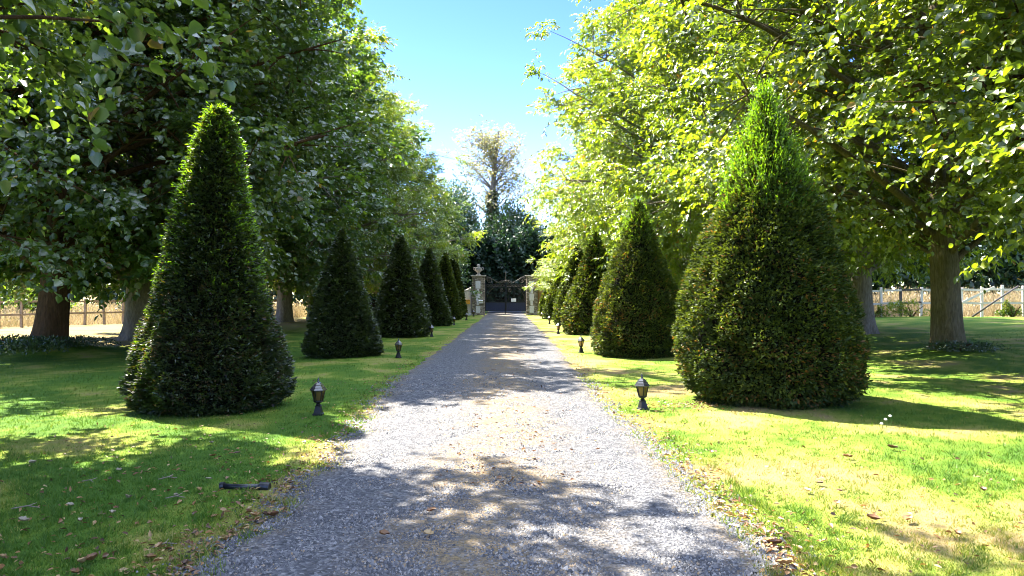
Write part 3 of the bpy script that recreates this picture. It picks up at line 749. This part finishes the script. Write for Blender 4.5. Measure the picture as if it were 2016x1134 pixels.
def spiral(cx, cz, r0, turns, a0, sgn, y=0, n=26):
    return [(cx + sgn*(r0*(1-.8*i/n))*math.cos(a0+turns*2*PI*i/n), y, cz + (r0*(1-.8*i/n))*math.sin(a0+turns*2*PI*i/n)) for i in range(n+1)]
def gate_leaf(x0, x1, label, bolt):
    """x0 hinge side, x1 meeting side"""
    o = empty('gate_leaf', (x0, GY, 0), label, 'iron gate', 'two leaves of the iron gate')
    w = abs(x1-x0); s = 1 if x1 > x0 else -1
    X = lambda u: s*u
    f = MB()
    f.box((X(.03), 0, 1.42), (.06, .06, 2.2)); f.box((X(w-.03), 0, 1.45), (.05, .05, 2.3))
    for z in (.33, 1.0, 2.2, 2.42): f.box((X(w/2), 0, z), (w-.12, .045, .05))
    f.build('frame', M['iron'], o)
    b = MB(); nb = 15
    for i in range(nb):
        u = .12+(w-.22)*i/(nb-1)
        b.tube([(X(u), 0, 1.0), (X(u), 0, 2.42)], .011, 5)
    for i in range(nb*2-1):
        u = .12+(w-.22)*i/(2*nb-2)
        if i % 2: b.tube([(X(u), 0, 1.0), (X(u), 0, 1.22), (X(u), 0, 1.27)], [.009, .011, .001], 5)
    b.build('bar_panel', M['iron'], o)
    p = MB(); p.box((X(w/2), .012, .665), (w-.12, .02, .64)); 
    for i in range(9): p.box((X(.16+(w-.3)*i/8), -.008, .665), (.025, .018, .6))
    p.build('lower_panel', M['navy'], o)
    g = MB()   # the little gilded ring frieze between the two upper rails
    for i in range(12):
        u = .16+(w-.28)*i/11
        g.tube([(X(u)+.05*math.cos(a*PI/5), -.005, 2.31+.075*math.sin(a*PI/5)) for a in range(11)], .010, 4)
    g.build('ring_frieze', M['gilt'], o)
    c = MB()   # overthrow scrolls, high at the pillar and dipping to the middle
    c.tube([(X(.02), 0, 2.98), (X(.2), 0, 3.0), (X(.5), 0, 2.86), (X(.8), 0, 2.66), (X(1.1), 0, 2.5), (X(1.25), 0, 2.5), (X(w-.1), 0, 2.72)], .02, 6)
    c.tube([(X(a), 0, z) for a, _, z in spiral(.36, 2.72, .24, 1.6, 1.2, 1)], .024, 6)
    c.tube([(X(a), 0, z) for a, _, z in spiral(.08, 2.86, .14, 1.3, 2.2, -1)], .02, 6)
    c.tube([(X(a), 0, z) for a, _, z in spiral(w-.22, 2.64, .17, 1.5, 2.4, -1)], .022, 6)
    c.tube([(X(a), 0, z) for a, _, z in spiral(w-.42, 2.56, .10, 1.4, .5, 1)], .018, 6)
    c.tube([(X(.8), 0, 2.44), (X(.95), 0, 2.62), (X(.75), 0, 2.7)], .014, 5)
    c.tube([(X(a), 0, z) for a, _, z in spiral(w-.28, 1.92, .17, 1.5, 1.0, 1, -.02)], .016, 5)
    c.tube([(X(.1), -.02, 1.1), (X(.16), -.02, 1.5), (X(.4), -.02, 1.95), (X(.7), -.02, 2.15)], .012, 5)
    c.build('scrollwork', M['gilt'], o, smooth=True)
    if bolt:
        t = MB(); t.box((X(w-.02), -.045, .9), (.05, .03, 1.9)); t.box((X(w-.02), -.045, .12), (.06, .06, .3)); t.build('drop_bolt', M['iron'], o)
        t = MB(); t.tube([(X(w), 0, 2.55), (X(w), 0, 3.3), (X(w), 0, 3.42)], [.035, .028, .004], 6); t.lathe([(.03, 2.6), (.08, 2.66), (.03, 2.72)], 8, (X(w), 0, 0)); t.build('spike_finial', M['gilt'], o)
gate_leaf(-1.50, .085, 'left leaf of the tall dark iron gate with centre spike', True)
gate_leaf(1.70, .115, 'right leaf of the tall dark iron gate, carrying the white notice', False)
mb = MB(); mb.box((0, 0, 0), (.39, .02, .25)); nb_ = mb.build('notice', M['notice'], None, (.72, GY-.05, 1.17), bevel=.003)
tag(nb_, 'small white notice hung on the right gate leaf', 'sign')

# wing walls
mb = MB()
N = 10; pts = []
for i in range(N+1):
    t = i/N; pts.append((-2.56-2.6*t, GY-.1-2.2*t**1.6, 2.15-.95*t**.8))
rings = [[(x, y-.15, -.2), (x, y+.15, -.2), (x, y+.15, h), (x, y-.15, h)] for x, y, h in pts]
ww = empty('wing_wall', (0, 0, 0), 'pale curving wing wall sloping down from the left gate pillar', 'wall')
mb.loft(rings); mb.build('wall_face', M['cream_wall'], ww)
mb = MB(); mb.loft([[(x, y-.21, h), (x, y+.21, h), (x, y+.12, h+.09), (x, y-.12, h+.09)] for x, y, h in pts]); mb.build('coping', M['coping'], ww)
mb = MB(); mb.loft([[(x, y-.3, -.2), (x, y-.15, -.2), (x, y-.15, .16), (x, y-.3, .14)] for x, y, h in pts]); mb.build('plinth', M['white_stone'], ww)
mb = MB(); mb.box((0, 0, 0), (.42, .14, .3)); mb.box((0, -.02, .17), (.48, .2, .04)); yb = mb.build('letterbox', M['yellow_box'], None, (-2.86, GY-.52, 1.02), bevel=.015)
tag(yb, 'small yellow-orange box on the wing wall left of the gate', 'box')
rw = empty('brick_wall', (0, 0, 0), 'low warm brick wall running right from the right gate pillar', 'wall')
mb = MB(); mb.loft([[(x, GY+.1, -.2), (x, GY+.4, -.2), (x, GY+.4, h), (x, GY+.1, h)] for x, h in ((2.6, 2.25), (3.0, 2.1), (5.5, 1.9), (14, 1.9))]); mb.build('wall_face', M['brick'], rw)
mb = MB(); mb.loft([[(x, GY+.05, h), (x, GY+.45, h), (x, GY+.45, h+.07), (x, GY+.05, h+.07)] for x, h in ((2.6, 2.25), (3.0, 2.1), (5.5, 1.9), (14, 1.9))]); mb.build('coping', M['coping'], rw)

# ------------------------------------------------------------------ fences
def fence(line, sp, h, label, matp, matr, seed, dark=(), noz=0):
    g = rng(seed)
    o = empty('post_and_rail_fence', (line[0][0], line[0][1], 0), label, 'fence')
    ox, oy = line[0]
    pts = []
    for (ax, ay), (bx, by) in zip(line[:-1], line[1:]):
        d = math.hypot(bx-ax, by-ay); k = max(1, round(d/sp))
        for i in range(k): pts.append((ax+(bx-ax)*i/k, ay+(by-ay)*i/k))
    pts.append(line[-1])
    tops = []
    for i, (x, y) in enumerate(pts):
        z = gzf(x, y); hh = h*g.uniform(.97, 1.05); tilt = g.normal(0, .02)
        mb = MB(); mb.box((x-ox+tilt*hh*.5, y-oy, z+hh/2-.15), (.12, .1, hh+.3), ry=tilt)
        mt = M['rail_dark'] if i in dark else matp
        mb.build('post', mt, o, bevel=.012)
        tops.append((x-ox, y-oy, z))
    for fr in (.9, .46):
        for i, (a, b) in enumerate(zip(tops[:-1], tops[1:])):
            A = Vector(a)+Vector((0, -.07, h*fr+g.normal(0, .015))); B = Vector(b)+Vector((0, -.07, h*fr+g.normal(0, .015)))
            d = B-A; mb = MB()
            mb.box((A+B)/2, (d.length*1.0-.004, .04, .1), rz=math.atan2(d.y, d.x), ry=-math.asin(d.z/d.length))
            mb.build('rail', M['rail_dark'] if (i in dark) else matr, o)
    return pts
lp = fence(FL[1:4], .95, 1.4, 'weathered brown post-and-rail fence across the parched left lawn', M['rail_wood'], M['rail_wood'], 501)
rp = fence([(12.5, 39.7), (17.6, 38.3), (26.5, 36), (31, 34.8)], .92, 1.5, 'worn white post-and-rail fence in front of the right meadow', M['rail_white'], M['rail_white'], 511, dark=(9, 16))
def pole(name, a, b, r, mat, label, cat):
    A = Vector(a); B = Vector(b); mb = MB(); mb.tube([A-A, (B-A)*.5+Vector((0, 0, .02)), B-A], [r, r*.95, r*.8], 8)
    return tag(mb.build(name, mat, None, a, smooth=True), label, cat)
pole('timber_pole', (22.85, 35.9, gzf(22.85, 35.9)+.02), (25.3, 36.15, 2.02), .05, M['rail_dark'], 'dark timber pole leaning diagonally against the white fence at the right', 'pole')
A = Vector((22.9, 36.75, 1.2)); B = Vector((24.3, 36.4, 1.98)); d = B-A
mb = MB(); mb.box((0, 0, 0), (d.length, .04, .11), rz=math.atan2(d.y, d.x), ry=-math.asin(d.z/d.length))
tag(mb.build('brace_board', M['rail_white'], None, (A+B)/2), 'white board nailed diagonally across the right fence', 'board')

# ------------------------------------------------------------------ meadow, woods and bushes beyond
def meadow(name, n, sampler, label, seed, h=(.5, 1.0)):
    g = rng(seed); x, y = sampler(g, n)
    ok = beyond_fence(x, y-.5); x, y = x[ok], y[ok]; n = len(x)
    P = np.stack([x, y, gz(x, y)-.02], 1)
    D = g.normal(0, .38, (n, 3)); D[:, 2] = 1
    NN = g.normal(0, 1, (n, 3)); NN[:, 2] = 0
    L = g.uniform(h[0], h[1], n)*(.55+.8*fnoise(x, y, seed+7, 2.6, 3)); W = g.uniform(.012, .03, n)
    V, F, fp = leaf_geo(P, D, NN, L, W, 'blade')
    # seed heads
    m = n//2
    V2, F2, fp2 = leaf_geo(P[:m]+unit(D[:m])*L[:m, None]*.85, D[:m]+g.normal(0, .3, (m, 3)), NN[:m], np.full(m, .16), np.full(m, .045), 'dia')
    cn = .6*fnoise(x, y, seed+8, 3.5, 3)
    me = mesh_np(name, np.concatenate([V, V2]), [F, F2+len(V)], M['straw'], np.concatenate([cn+.4*g.random(n), cn[:m]*.6+.4*g.random(m)]))
    tag(link(name, me), label, 'meadow grass', kind='stuff')
meadow('meadow_grass', 70000, lambda g, n: (g.uniform(-38, -8, n), 35+g.random(n)**1.5*30), 'tall dry straw-coloured meadow grass beyond the left fence', 601)
meadow('meadow_grass', 80000, lambda g, n: (g.uniform(11, 38, n), 33+g.random(n)**1.5*22), 'tall dry meadow grass with seed heads beyond the right fence', 602, (.7, 1.35))

def leaf_mass(name, blobs, n, L0, mat, seed, kind='dia', parent=None, up=.6):
    """foliage through the outer shell of a set of lumpy ellipsoids"""
    g = rng(seed); vol = np.array([b[3]*b[5] for b in blobs], float); vol /= vol.sum()
    pick = g.choice(len(blobs), n, p=vol); Bq = np.array(blobs)[pick]
    d = rand_dir(g, n); d[:, 2] = np.where(d[:, 2] < -.5, -d[:, 2], d[:, 2])
    ph = np.arctan2(d[:, 1], d[:, 0])
    lump = 1+.16*np.sin(4*ph+Bq[:, 0]*3+d[:, 2]*5)+.12*np.sin(9*ph+d[:, 2]*11+Bq[:, 1])
    rr = lump*(1-np.abs(g.normal(0, .16, n)))
    P = Bq[:, :3]+d*Bq[:, 3:6]*rr[:, None]
    P[:, 2] = np.maximum(P[:, 2], .03)
    DD = d*.5+g.normal(0, .6, (n, 3)); DD[:, 2] -= .15
    NN = g.normal(0, .5, (n, 3)); NN[:, 2] += up; NN += d*.5
    V, F, fp = leaf_geo(P, DD, NN, L0*g.uniform(.6, 1.3, n), L0*.5*g.uniform(.7, 1.3, n), kind)
    rd = np.clip(.55*g.random(n)+.45*((np.sin(Bq[:, 0]*12.9+Bq[:, 1]*7.1)+1)/2), 0, 1)
    return mesh_np(name, V, [F], mat, np.repeat(rd, fp))

def wood(name, xr, yr, hr, nb, n, label, mat, seed, L0=.62):
    g = rng(seed); bl = []
    for i in range(nb):
        t = (i+g.random())/nb; x = xr[0]+(xr[1]-xr[0])*t; y = yr[0]+(yr[1]-yr[0])*t+g.uniform(-2, 3)
        h = g.uniform(*hr); w = g.uniform(2.6, 4.6)
        bl.append((x, y, h*.5, w, w, h*.55)); bl.append((x+g.uniform(-2, 2), y-1.5, h*.2, w*.8, w*.7, h*.3))
    tag(link(name, leaf_mass(name, bl, n, L0, mat, seed+1)), label, 'woodland', kind='stuff')
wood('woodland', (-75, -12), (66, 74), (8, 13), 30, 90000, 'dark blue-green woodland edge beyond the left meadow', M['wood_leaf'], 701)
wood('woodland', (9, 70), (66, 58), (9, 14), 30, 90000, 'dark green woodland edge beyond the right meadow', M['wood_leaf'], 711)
# tall dark evergreen hedge behind the gate
g = rng(721); bl = []
for i in range(13):
    x = -12+24*i/12; h = 6.5+g.uniform(-.6, .7)
    bl.append((x, 66+g.uniform(-.5, .5), h*.45, 1.9, 2.2, h*.56))
hedge = empty('evergreen_hedge', (0, 66, 0), 'tall nearly black evergreen hedge closing the view behind the gate', 'hedge')
bl = [(b[0], b[1]-66, *b[2:]) for b in bl]
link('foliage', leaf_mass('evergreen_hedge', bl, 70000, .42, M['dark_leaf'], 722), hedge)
mb = MB()
mb.loft([[(x, .9*math.cos(k*PI/6)+g.uniform(-.2, .2), max(-.3, h*.48+h*.46*math.sin(k*PI/6))) for k in range(12)] for x, h in [(-13+26*i/20, 6.3+g.uniform(-.5, .4)) for i in range(21)]])
mb.build('inner_twigs', M['twig'], hedge)
def bush(name, x, y, rx, h, n, L0, mat, label, seed, cat='bush', group=None):
    g = rng(seed); z = gzf(x, y)
    o = empty(name, (x, y, z), label, cat, group)
    if cat == 'weeds':
        bl = []
        for _ in range(9):
            hh = h*g.uniform(.3, 1.15); ww = rx*g.uniform(.12, .3)
            bl.append((g.normal(0, .55)*rx, g.uniform(-.3, .3)*rx, hh*.5, ww, ww, hh*.55))
    elif cat == 'ivy':
        bl = [(g.normal(0, .45)*rx, g.normal(0, .35)*rx, h*g.uniform(.1, .3), rx*g.uniform(.3, .6), rx*g.uniform(.3, .5), h*g.uniform(.4, .8)) for _ in range(14)]
    else:
        bl = [(g.uniform(-.4, .4)*rx, g.uniform(-.4, .4)*rx, h*g.uniform(.35, .6), rx*g.uniform(.5, .8), rx*g.uniform(.5, .8), h*g.uniform(.35, .5)) for _ in range(6)]
    link('crown', leaf_mass(name, bl, n, L0, mat, seed+1), o)
    mb = MB()
    for k in range(5):
        a = k*1.3; mb.tube([(0, 0, -.1), (.2*rx*math.cos(a), .2*rx*math.sin(a), h*.4), (.5*rx*math.cos(a), .5*rx*math.sin(a), h*.75)], [.05, .03, .01], 6)
    mb.build('stem', M['bark_brown'], o)
bush('garden_bush', 1.0, 72.0, 4.4, 11.0, 17000, .3, M['wood_leaf'], 'mid-green bush rising above the dark hedge behind the gate', 731, 'tree')
bush('garden_bush', -4.8, 71.5, 3.0, 12.0, 12000, .28, M['wood_leaf'], 'rounded mid-green tree behind the hedge at the foot of the sparse tree', 735, 'tree')
bush('garden_bush', -27.0, 42.5, 2.3, 2.5, 6000, .22, M['bush_leaf'], 'bright yellow-green bush beyond the left fence at the picture edge', 741)
bush('garden_bush', -21.8, 45.5, 1.6, 2.0, 3500, .2, M['wood_leaf'], 'bluish green bush beyond the left fence right of the brown trunk', 751)
bush('conifer_tree', -5.0, 61.5, 1.6, 9.8, 12000, .22, M['wood_leaf'], 'dark green slender tree behind the last avenue trees on the left', 761, 'tree')
for i, (x, y, rx, h, lab) in enumerate([(26.2, 35.4, 1.0, 1.3, 'leafy weeds climbing the fence at the far right edge'), (24.9, 36.0, .8, .7, 'low weeds at the foot of the leaning timber pole'),
                                        (20.6, 37.2, 1.3, .75, 'green weeds in front of the white fence left of the stout trunk'), (18.9, 37.7, .8, .6, 'small weed clump beside the mottled trunk under the fence')]):
    bush('weed_clump', x, y, rx, h, 1500, .10, M['bush_leaf'], lab, 771+i*3, 'weeds', 'weeds along the right fence')
bush('weed_clump', -11.35, 44.6, .7, 2.6, 1500, .16, M['bush_leaf'], 'pale green shoots at the pale trunk beside the second left yew', 791, 'weeds')
bush('weed_clump', -9.6, 21.6, .45, .35, 700, .1, M['bush_leaf'], 'small yellow weed on the parched grass left of the nearest left yew', 795, 'weeds')

bush('ground_ivy', -12.2, 19.3, 1.5, .3, 6500, .075, M['ivy_leaf'], 'dark low ivy spreading over the mound round the brown trunk', 797, 'ivy')
bush('ground_ivy', 11.1, 18.1, .75, .22, 2600, .06, M['ivy_leaf'], 'low ivy at the foot of the stout fluted trunk on the right', 799, 'ivy')
# sparse ivy-clad tree on the skyline
def sparse_tree(x, y):
    g = rng(811)
    o = empty('skyline_tree', (x, y, 0), 'tall sparse tree with ivied trunk against the sky beyond the gate', 'tree')
    mb = MB(); mb.tube([(0, 0, -.3), (.1, 0, 5), (.2, 0, 9), (.35, 0, 12), (.7, 0, 15.2)], [.42, .33, .25, .16, .05], 10)
    tips = []
    for k in range(44):
        t = g.random(); z0 = 7.5+7*t
        a = g.uniform(0, 2*PI); L = (3.4-1.7*t)*g.uniform(.6, 1.1)
        c = (.15+.03*z0*.3, 0, z0); e = (c[0]+L*math.cos(a), L*math.sin(a), z0+L*g.uniform(.35, 1.15))
        m = ((c[0]+e[0])/2, (c[1]+e[1])/2, (c[2]+e[2])/2+.3)
        mb.tube([c, m, e], [.06, .035, .012], 5)
        for q in range(7):
            f = g.uniform(.35, 1); b = [c[i]*(1-f)+e[i]*f for i in range(3)]
            e2 = (b[0]+g.normal(0, .7), b[1]+g.normal(0, .7), b[2]+g.uniform(-.1, 1.0))
            mb.tube([b, e2], [.016, .006], 4); tips.append(e2)
    mb.build('trunk', M['bark_grey'], o)
    T = np.array(tips); n = len(T); nt = 9
    S = np.repeat(T, nt, 0)+g.normal(0, .2, (n*nt, 3)); D = rand_dir(g, n*nt)
    P, LD, NN, L, W, rd = leaves_from_twigs(g, S, D, np.full(n*nt, .4), 3, .2, .12, .3, None, .4)
    V, F, fp = leaf_geo(P, LD, NN, L, W, 'dia')
    link('crown', mesh_np('sparse_crown', V, [F], M['sparse_leaf'], np.repeat(rd, fp)), o)
    n = 3800; z = 1+g.random(n)*9; ph = g.uniform(0, 2*PI, n); r = .3+np.abs(g.normal(0, .22, n))*(1.15-z/14)
    P = np.stack([.02*z+r*np.cos(ph), r*np.sin(ph), z], 1)
    V, F, fp = leaf_geo(P, g.normal(0, 1, (n, 3)), g.normal(0, .6, (n, 3))+np.array([0, 0, .5]), np.full(n, .2), np.full(n, .15), 'dia')
    link('ivy', mesh_np('ivy', V, [F], M['ivy_leaf'], np.repeat(g.random(n), fp)), o)
sparse_tree(-1.5, 75); bpy.data.objects['skyline_tree'].scale = (1.35, 1.35, 1.2)

# ------------------------------------------------------------------ grass blades
def build_grass():
    g = rng(901); n = 400000
    u = g.random(n); ymin, ymax = 3.7, 26.0
    y = 1/(1/ymin - u*(1/ymin-1/ymax))
    x = g.uniform(-1, 1, n)*(y*.76+1.0)
    el = edge_l(y); er = edge_r(y)
    inside = (x > el-.02+.26*g.random(n)**3) & (x < er+.02-.26*g.random(n)**3)
    ok = ~inside & ~((x+4.19)**2+(y-10.5)**2 < .6) & ~((x-4)**2+(y-11.15)**2 < .7)
    x, y = x[ok], y[ok]; n = len(x)
    d = dryness(x, y)
    z = gz(x, y)
    edge = np.minimum(np.abs(x-np.interp(y, LE_Y, LE_X)), np.abs(x-np.interp(y, RE_Y, RE_X)))
    tall = 1+1.3*(fnoise(x, y, 61, .5, 2) > .62)*(edge < .45)+.4*(fnoise(x, y, 62, 1.5, 2)-.4)
    tuft = fnoise(x, y, 63, .28, 3)
    tall = tall*(.75+.7*(tuft > .6))
    d = np.clip(d - .16*(tuft > .62) + .12*(tuft < .3), 0, 1)
    L = g.uniform(.016, .04, n)*tall*(1-.35*d); W = g.uniform(.003, .006, n)*(1+y/12)
    P = np.stack([x, y, z-.004], 1)
    D = g.normal(0, .5, (n, 3)); D[:, 2] = 1
    NN = g.normal(0, 1, (n, 3)); NN[:, 2] = .2
    V, F, fp = leaf_geo(P, D, NN, L, W, 'blade')
    rd = np.clip(d+g.normal(0, .19, n)+.3*(g.random(n) < .1), 0, 1)
    me = mesh_np('grass', V, [F], M['grass'], rd)
    tag(link('grass', me), 'short mown lawn grass with straw patches on both sides of the drive', 'grass', kind='stuff')
build_grass()

# ------------------------------------------------------------------ leaf litter, twigs and small things
def litter():
    g = rng(931); xs = []; ys = []
    def add(x, y): xs.append(x); ys.append(y)
    n = 1900; y = 1/(1/3.8-g.random(n)*(1/3.8-1/40)); side = g.random(n) < .5
    x = np.where(side, edge_l(y)-np.abs(g.normal(-.05, .22, n)), edge_r(y)+np.abs(g.normal(-.05, .18, n))); add(x, y)
    n = 600; y = 1/(1/6-g.random(n)*(1/6-1/50)); add(g.normal(0, .45, n), y)
    n = 900; y = 1/(1/3.8-g.random(n)*(1/3.8-1/14)); add(-1.8-np.abs(g.normal(0, 2.2, n)), y)
    n = 500; y = 1/(1/3.8-g.random(n)*(1/3.8-1/14)); add(1.7+np.abs(g.normal(0, 2.2, n)), y)
    n = 260; add(g.normal(2.6, .35, n), g.normal(10.5, .25, n))
    x = np.concatenate(xs); y = np.concatenate(ys); n = len(x)
    ind = (x > np.interp(y, LE_Y, LE_X)) & (x < np.interp(y, RE_Y, RE_X))
    z = np.where(ind, drive_z(x, y)+.008, gz(x, y)+.022)
    D = g.normal(0, 1, (n, 3)); D[:, 2] *= .2
    NN = g.normal(0, .35, (n, 3)); NN[:, 2] += 1
    L = g.uniform(.025, .06, n); W = L*g.uniform(.3, .6, n)
    V, F, fp = leaf_geo(np.stack([x, y, z], 1), D, NN, L, W, 'long')
    me = mesh_np('leaf_litter', V, [F], M['litter'], np.repeat(g.random(n), fp))
    tag(link('leaf_litter', me), 'small dead leaves strewn along the drive edges and lawn', 'leaf litter', kind='stuff')
litter()

def dead_leaf(name, x, y, L, mat, rot, curl, label, group):
    """a broad curled leaf lying on the ground"""
    g = random.Random(int(abs(x*1000)+y*77)); v = []; f = []
    nu, nv = 7, 5
    for i in range(nu):
        t = i/(nu-1); w = .36*L*math.sin(PI*min(1, t*.92+.06))**.8*(1+.15*math.sin(t*17))
        for j in range(nv):
            s = (j/(nv-1)-.5)*2
            v.append((L*(t-.5), s*w, .012+curl*L*(.9*(t-.5)**2+.55*s*s*w/L*2)+g.uniform(-.004, .004)))
    for i in range(nu-1):
        for j in range(nv-1):
            a = i*nv+j; f.append((a, a+1, a+nv+1, a+nv))
    n = len(v); v += [(a, b, c-.002) for a, b, c in v]; f += [tuple(k+n for k in reversed(q)) for q in f[:]]
    me = bpy.data.meshes.new(name); me.from_pydata(v, [], f)
    a = me.attributes.new('rnd', 'FLOAT', 'FACE'); r0 = g.random(); a.data.foreach_set('value', [min(1, max(0, r0+g.uniform(-.1, .1))) for _ in f])
    me.polygons.foreach_set('use_smooth', [True]*len(f)); me.update(); me.materials.append(mat)
    el = float(np.interp(y, LE_Y, LE_X)); er = float(np.interp(y, RE_Y, RE_X))
    z = float(drive_z(np.array([x]), np.array([y]))[0])+.004 if el < x < er else gzf(x, y)+.018
    o = link(name, me, None, (x, y, z)); o.rotation_euler = (g.uniform(-.2, .2), g.uniform(-.2, .2), rot)
    return tag(o, label, 'dead leaf', group)
g = random.Random(5)
def px_ground(px, py):
    Y = 2330/(py-580); return ((px-993)*Y/1456, Y)
BROWN = [(170, 1108), (190, 1103), (15, 1095), (10, 1116), (320, 1078), (302, 1100), (395, 968), (400, 976), (470, 897), (422, 903), (277, 928), (540, 1020), (525, 1018), (505, 1020), (575, 955), (470, 1035), (425, 1020), (370, 1114), (155, 1128), (235, 1001)]
for i, (a, b) in enumerate(BROWN):
    x, y = px_ground(a, b); dead_leaf('fallen_leaf', x, y, g.uniform(.045, .085), M['litter'], g.uniform(0, 6), g.uniform(.3, 1.0), 'curled brown dead leaf lying on the shaded left lawn', 'brown leaves on the left lawn')
PALE = [(240, 930), (420, 878), (268, 886), (72, 915), (105, 913), (145, 998), (350, 978), (55, 1028), (165, 1025), (258, 983), (228, 1010), (645, 873), (415, 947)]
for i, (a, b) in enumerate(PALE):
    x, y = px_ground(a, b); dead_leaf('fallen_leaf', x, y, g.uniform(.045, .075), M['litter_pale'], g.uniform(0, 6), g.uniform(.3, .8), 'pale dry dead leaf lying on the shaded left lawn', 'pale leaves on the left lawn')
for i, (a, b) in enumerate([(757, 1066), (845, 1067), (850, 1020)]):
    x, y = px_ground(a, b); dead_leaf('fallen_leaf', x, y, .07, M['litter'], g.uniform(0, 6), .6, 'dead leaf lying alone on the shaded gravel', 'leaves on the gravel')
RIGHT = [(1400, 897), (1670, 905), (1655, 975), (1590, 974), (1720, 1030), (1790, 1031), (1500, 1050), (1530, 1080), (1545, 1120), (1515, 1075), (1650, 1000), (1760, 887), (1615, 960), (1890, 1060), (1940, 975)]
for i, (a, b) in enumerate(RIGHT):
    x, y = px_ground(a, b); dead_leaf('fallen_leaf', x, y, g.uniform(.05, .1), M['litter'], g.uniform(0, 6), g.uniform(.3, 1.0), 'dry leaf lying on the sunlit right lawn', 'leaves on the right lawn')
# twigs on the left lawn
for (a, b, L, rz) in [(60, 1003, .2, .1), (180, 952, .13, -.3), (335, 945, .15, .25), (330, 1075, .14, .5), (350, 981, .15, .1)]:
    x, y = px_ground(a, b); mb = MB()
    mb.tube([(-L/2, 0, 0), (0, .02, .012), (L/2, -.01, .005)], [.004, .0045, .003], 6); mb.tube([(0, .02, .01), (L*.2, .07, .02)], [.004, .002], 5)
    o = mb.build('twig', M['rail_wood'], None, (x, y, gzf(x, y)+.02)); o.rotation_euler.z = rz
    tag(o, 'short dry twig lying on the shaded left lawn', 'twig', 'twigs on the left lawn')
# black pipe half sunk in the grass
x, y = px_ground(480, 960)
po = empty('plastic_pipe', (x, y, gzf(x, y)+.024), 'black plastic pipe with wide ends lying in the grass by the drive edge', 'pipe', rz=-.06)
mb = MB(); mb.tube([(-.15, 0, .0), (0, 0, -.006), (.15, 0, 0)], .022, 12); mb.build('body', M['pipe'], po, smooth=True)
for sx, r, l in ((-1, .034, .03), (1, .036, .08)):
    mb = MB(); mb.tube([(sx*.15, 0, 0), (sx*(.15+l*.5), 0, 0), (sx*(.15+l), 0, -.004)], r, 14); mb.build('collar', M['pipe'], po)
# two little white toadstools by the right yew shadow
for a, b, h in ((1748, 836, .09), (1757, 834, .12), (1740, 838, .05)):
    x, y = px_ground(a, b+6); t = empty('white_flower', (x, y, gzf(x, y)), 'tiny white-headed flower in the yew shadow on the right lawn', 'flower', 'white flowers by the right yew')
    mb = MB(); mb.tube([(0, 0, 0), (.005, 0, h*.6), (-.01, 0, h)], [.004, .003, .003], 5); mb.build('stem', M['yew_new'], t)
    mb = MB(); mb.lathe([(.002, h-.006), (.016, h), (.02, h+.008), (.012, h+.018), (.002, h+.022)], 10, (-.01, 0, 0)); mb.build('bloom', M['notice'], t, smooth=True)

# ------------------------------------------------------------------ light, sky, camera
FILL_CLOUD = 10.0
SUN_AZ, SUN_EL = 314.0, 52.0
w = bpy.data.worlds.new('World'); SC.world = w; w.use_nodes = True
nt = w.node_tree; bg = nt.nodes['Background']
sky = nt.nodes.new('ShaderNodeTexSky'); sky.sky_type = 'NISHITA'; sky.sun_disc = False
sky.sun_elevation = R(SUN_EL); sky.sun_rotation = R(SUN_AZ); sky.air_density = 1.0; sky.dust_density = .1; sky.ozone_density = 4
hs = nt.nodes.new('ShaderNodeHueSaturation'); hs.inputs['Saturation'].default_value = 1.3; hs.inputs['Hue'].default_value = .53
nt.links.new(sky.outputs[0], hs.inputs['Color']); # added cirrus overhead, out of view, to fill the shade; thins towards the horizon
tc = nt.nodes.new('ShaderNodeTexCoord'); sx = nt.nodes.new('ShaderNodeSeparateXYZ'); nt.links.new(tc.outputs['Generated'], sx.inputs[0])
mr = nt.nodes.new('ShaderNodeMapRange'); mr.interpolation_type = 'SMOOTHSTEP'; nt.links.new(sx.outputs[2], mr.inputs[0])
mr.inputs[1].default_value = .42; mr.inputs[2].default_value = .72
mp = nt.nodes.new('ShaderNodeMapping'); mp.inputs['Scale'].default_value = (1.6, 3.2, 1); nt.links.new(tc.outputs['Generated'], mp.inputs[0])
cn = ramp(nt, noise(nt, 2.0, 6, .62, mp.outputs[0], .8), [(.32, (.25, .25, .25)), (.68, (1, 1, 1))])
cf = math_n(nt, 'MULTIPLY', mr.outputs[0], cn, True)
skyc = mixc(nt, cf, hs.outputs[0], (FILL_CLOUD*.84, FILL_CLOUD*.97, FILL_CLOUD*1.2))
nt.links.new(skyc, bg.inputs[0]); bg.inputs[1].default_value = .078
sd = bpy.data.lights.new('sun', 'SUN'); sd.energy = 4.8; sd.angle = R(.5); sd.color = (1, .93, .82)
so = bpy.data.objects.new('sun', sd); COL.objects.link(so)
az = R(SUN_AZ); el = R(SUN_EL)
to_sun = Vector((math.sin(az)*math.cos(el), math.cos(az)*math.cos(el), math.sin(el)))
so.rotation_euler = to_sun.to_track_quat('Z', 'Y').to_euler(); so.location = (-20, 20, 40)

cam = bpy.data.cameras.new('camera'); co = bpy.data.objects.new('camera', cam); COL.objects.link(co)
cam.sensor_width = 36; cam.lens = 26; cam.clip_end = 3000; cam.clip_start = .05
co.location = (0, 0, 1.6)
yaw = math.atan((1008-993)/1456); pitch = math.atan((580-567)/1456)
co.rotation_euler = (PI/2+pitch, 0, -yaw)
SC.camera = co
SC.view_settings.view_transform = 'Standard'; SC.view_settings.look = 'None'
SC.view_settings.exposure = 2.82; SC.view_settings.gamma = 1
cy = SC.cycles
cy.max_bounces = 9; cy.diffuse_bounces = 6; cy.filter_width = 1.0; cy.glossy_bounces = 2; cy.transmission_bounces = 4; cy.transparent_max_bounces = 8
cy.use_denoising = True
cy.caustics_reflective = False; cy.caustics_refractive = False
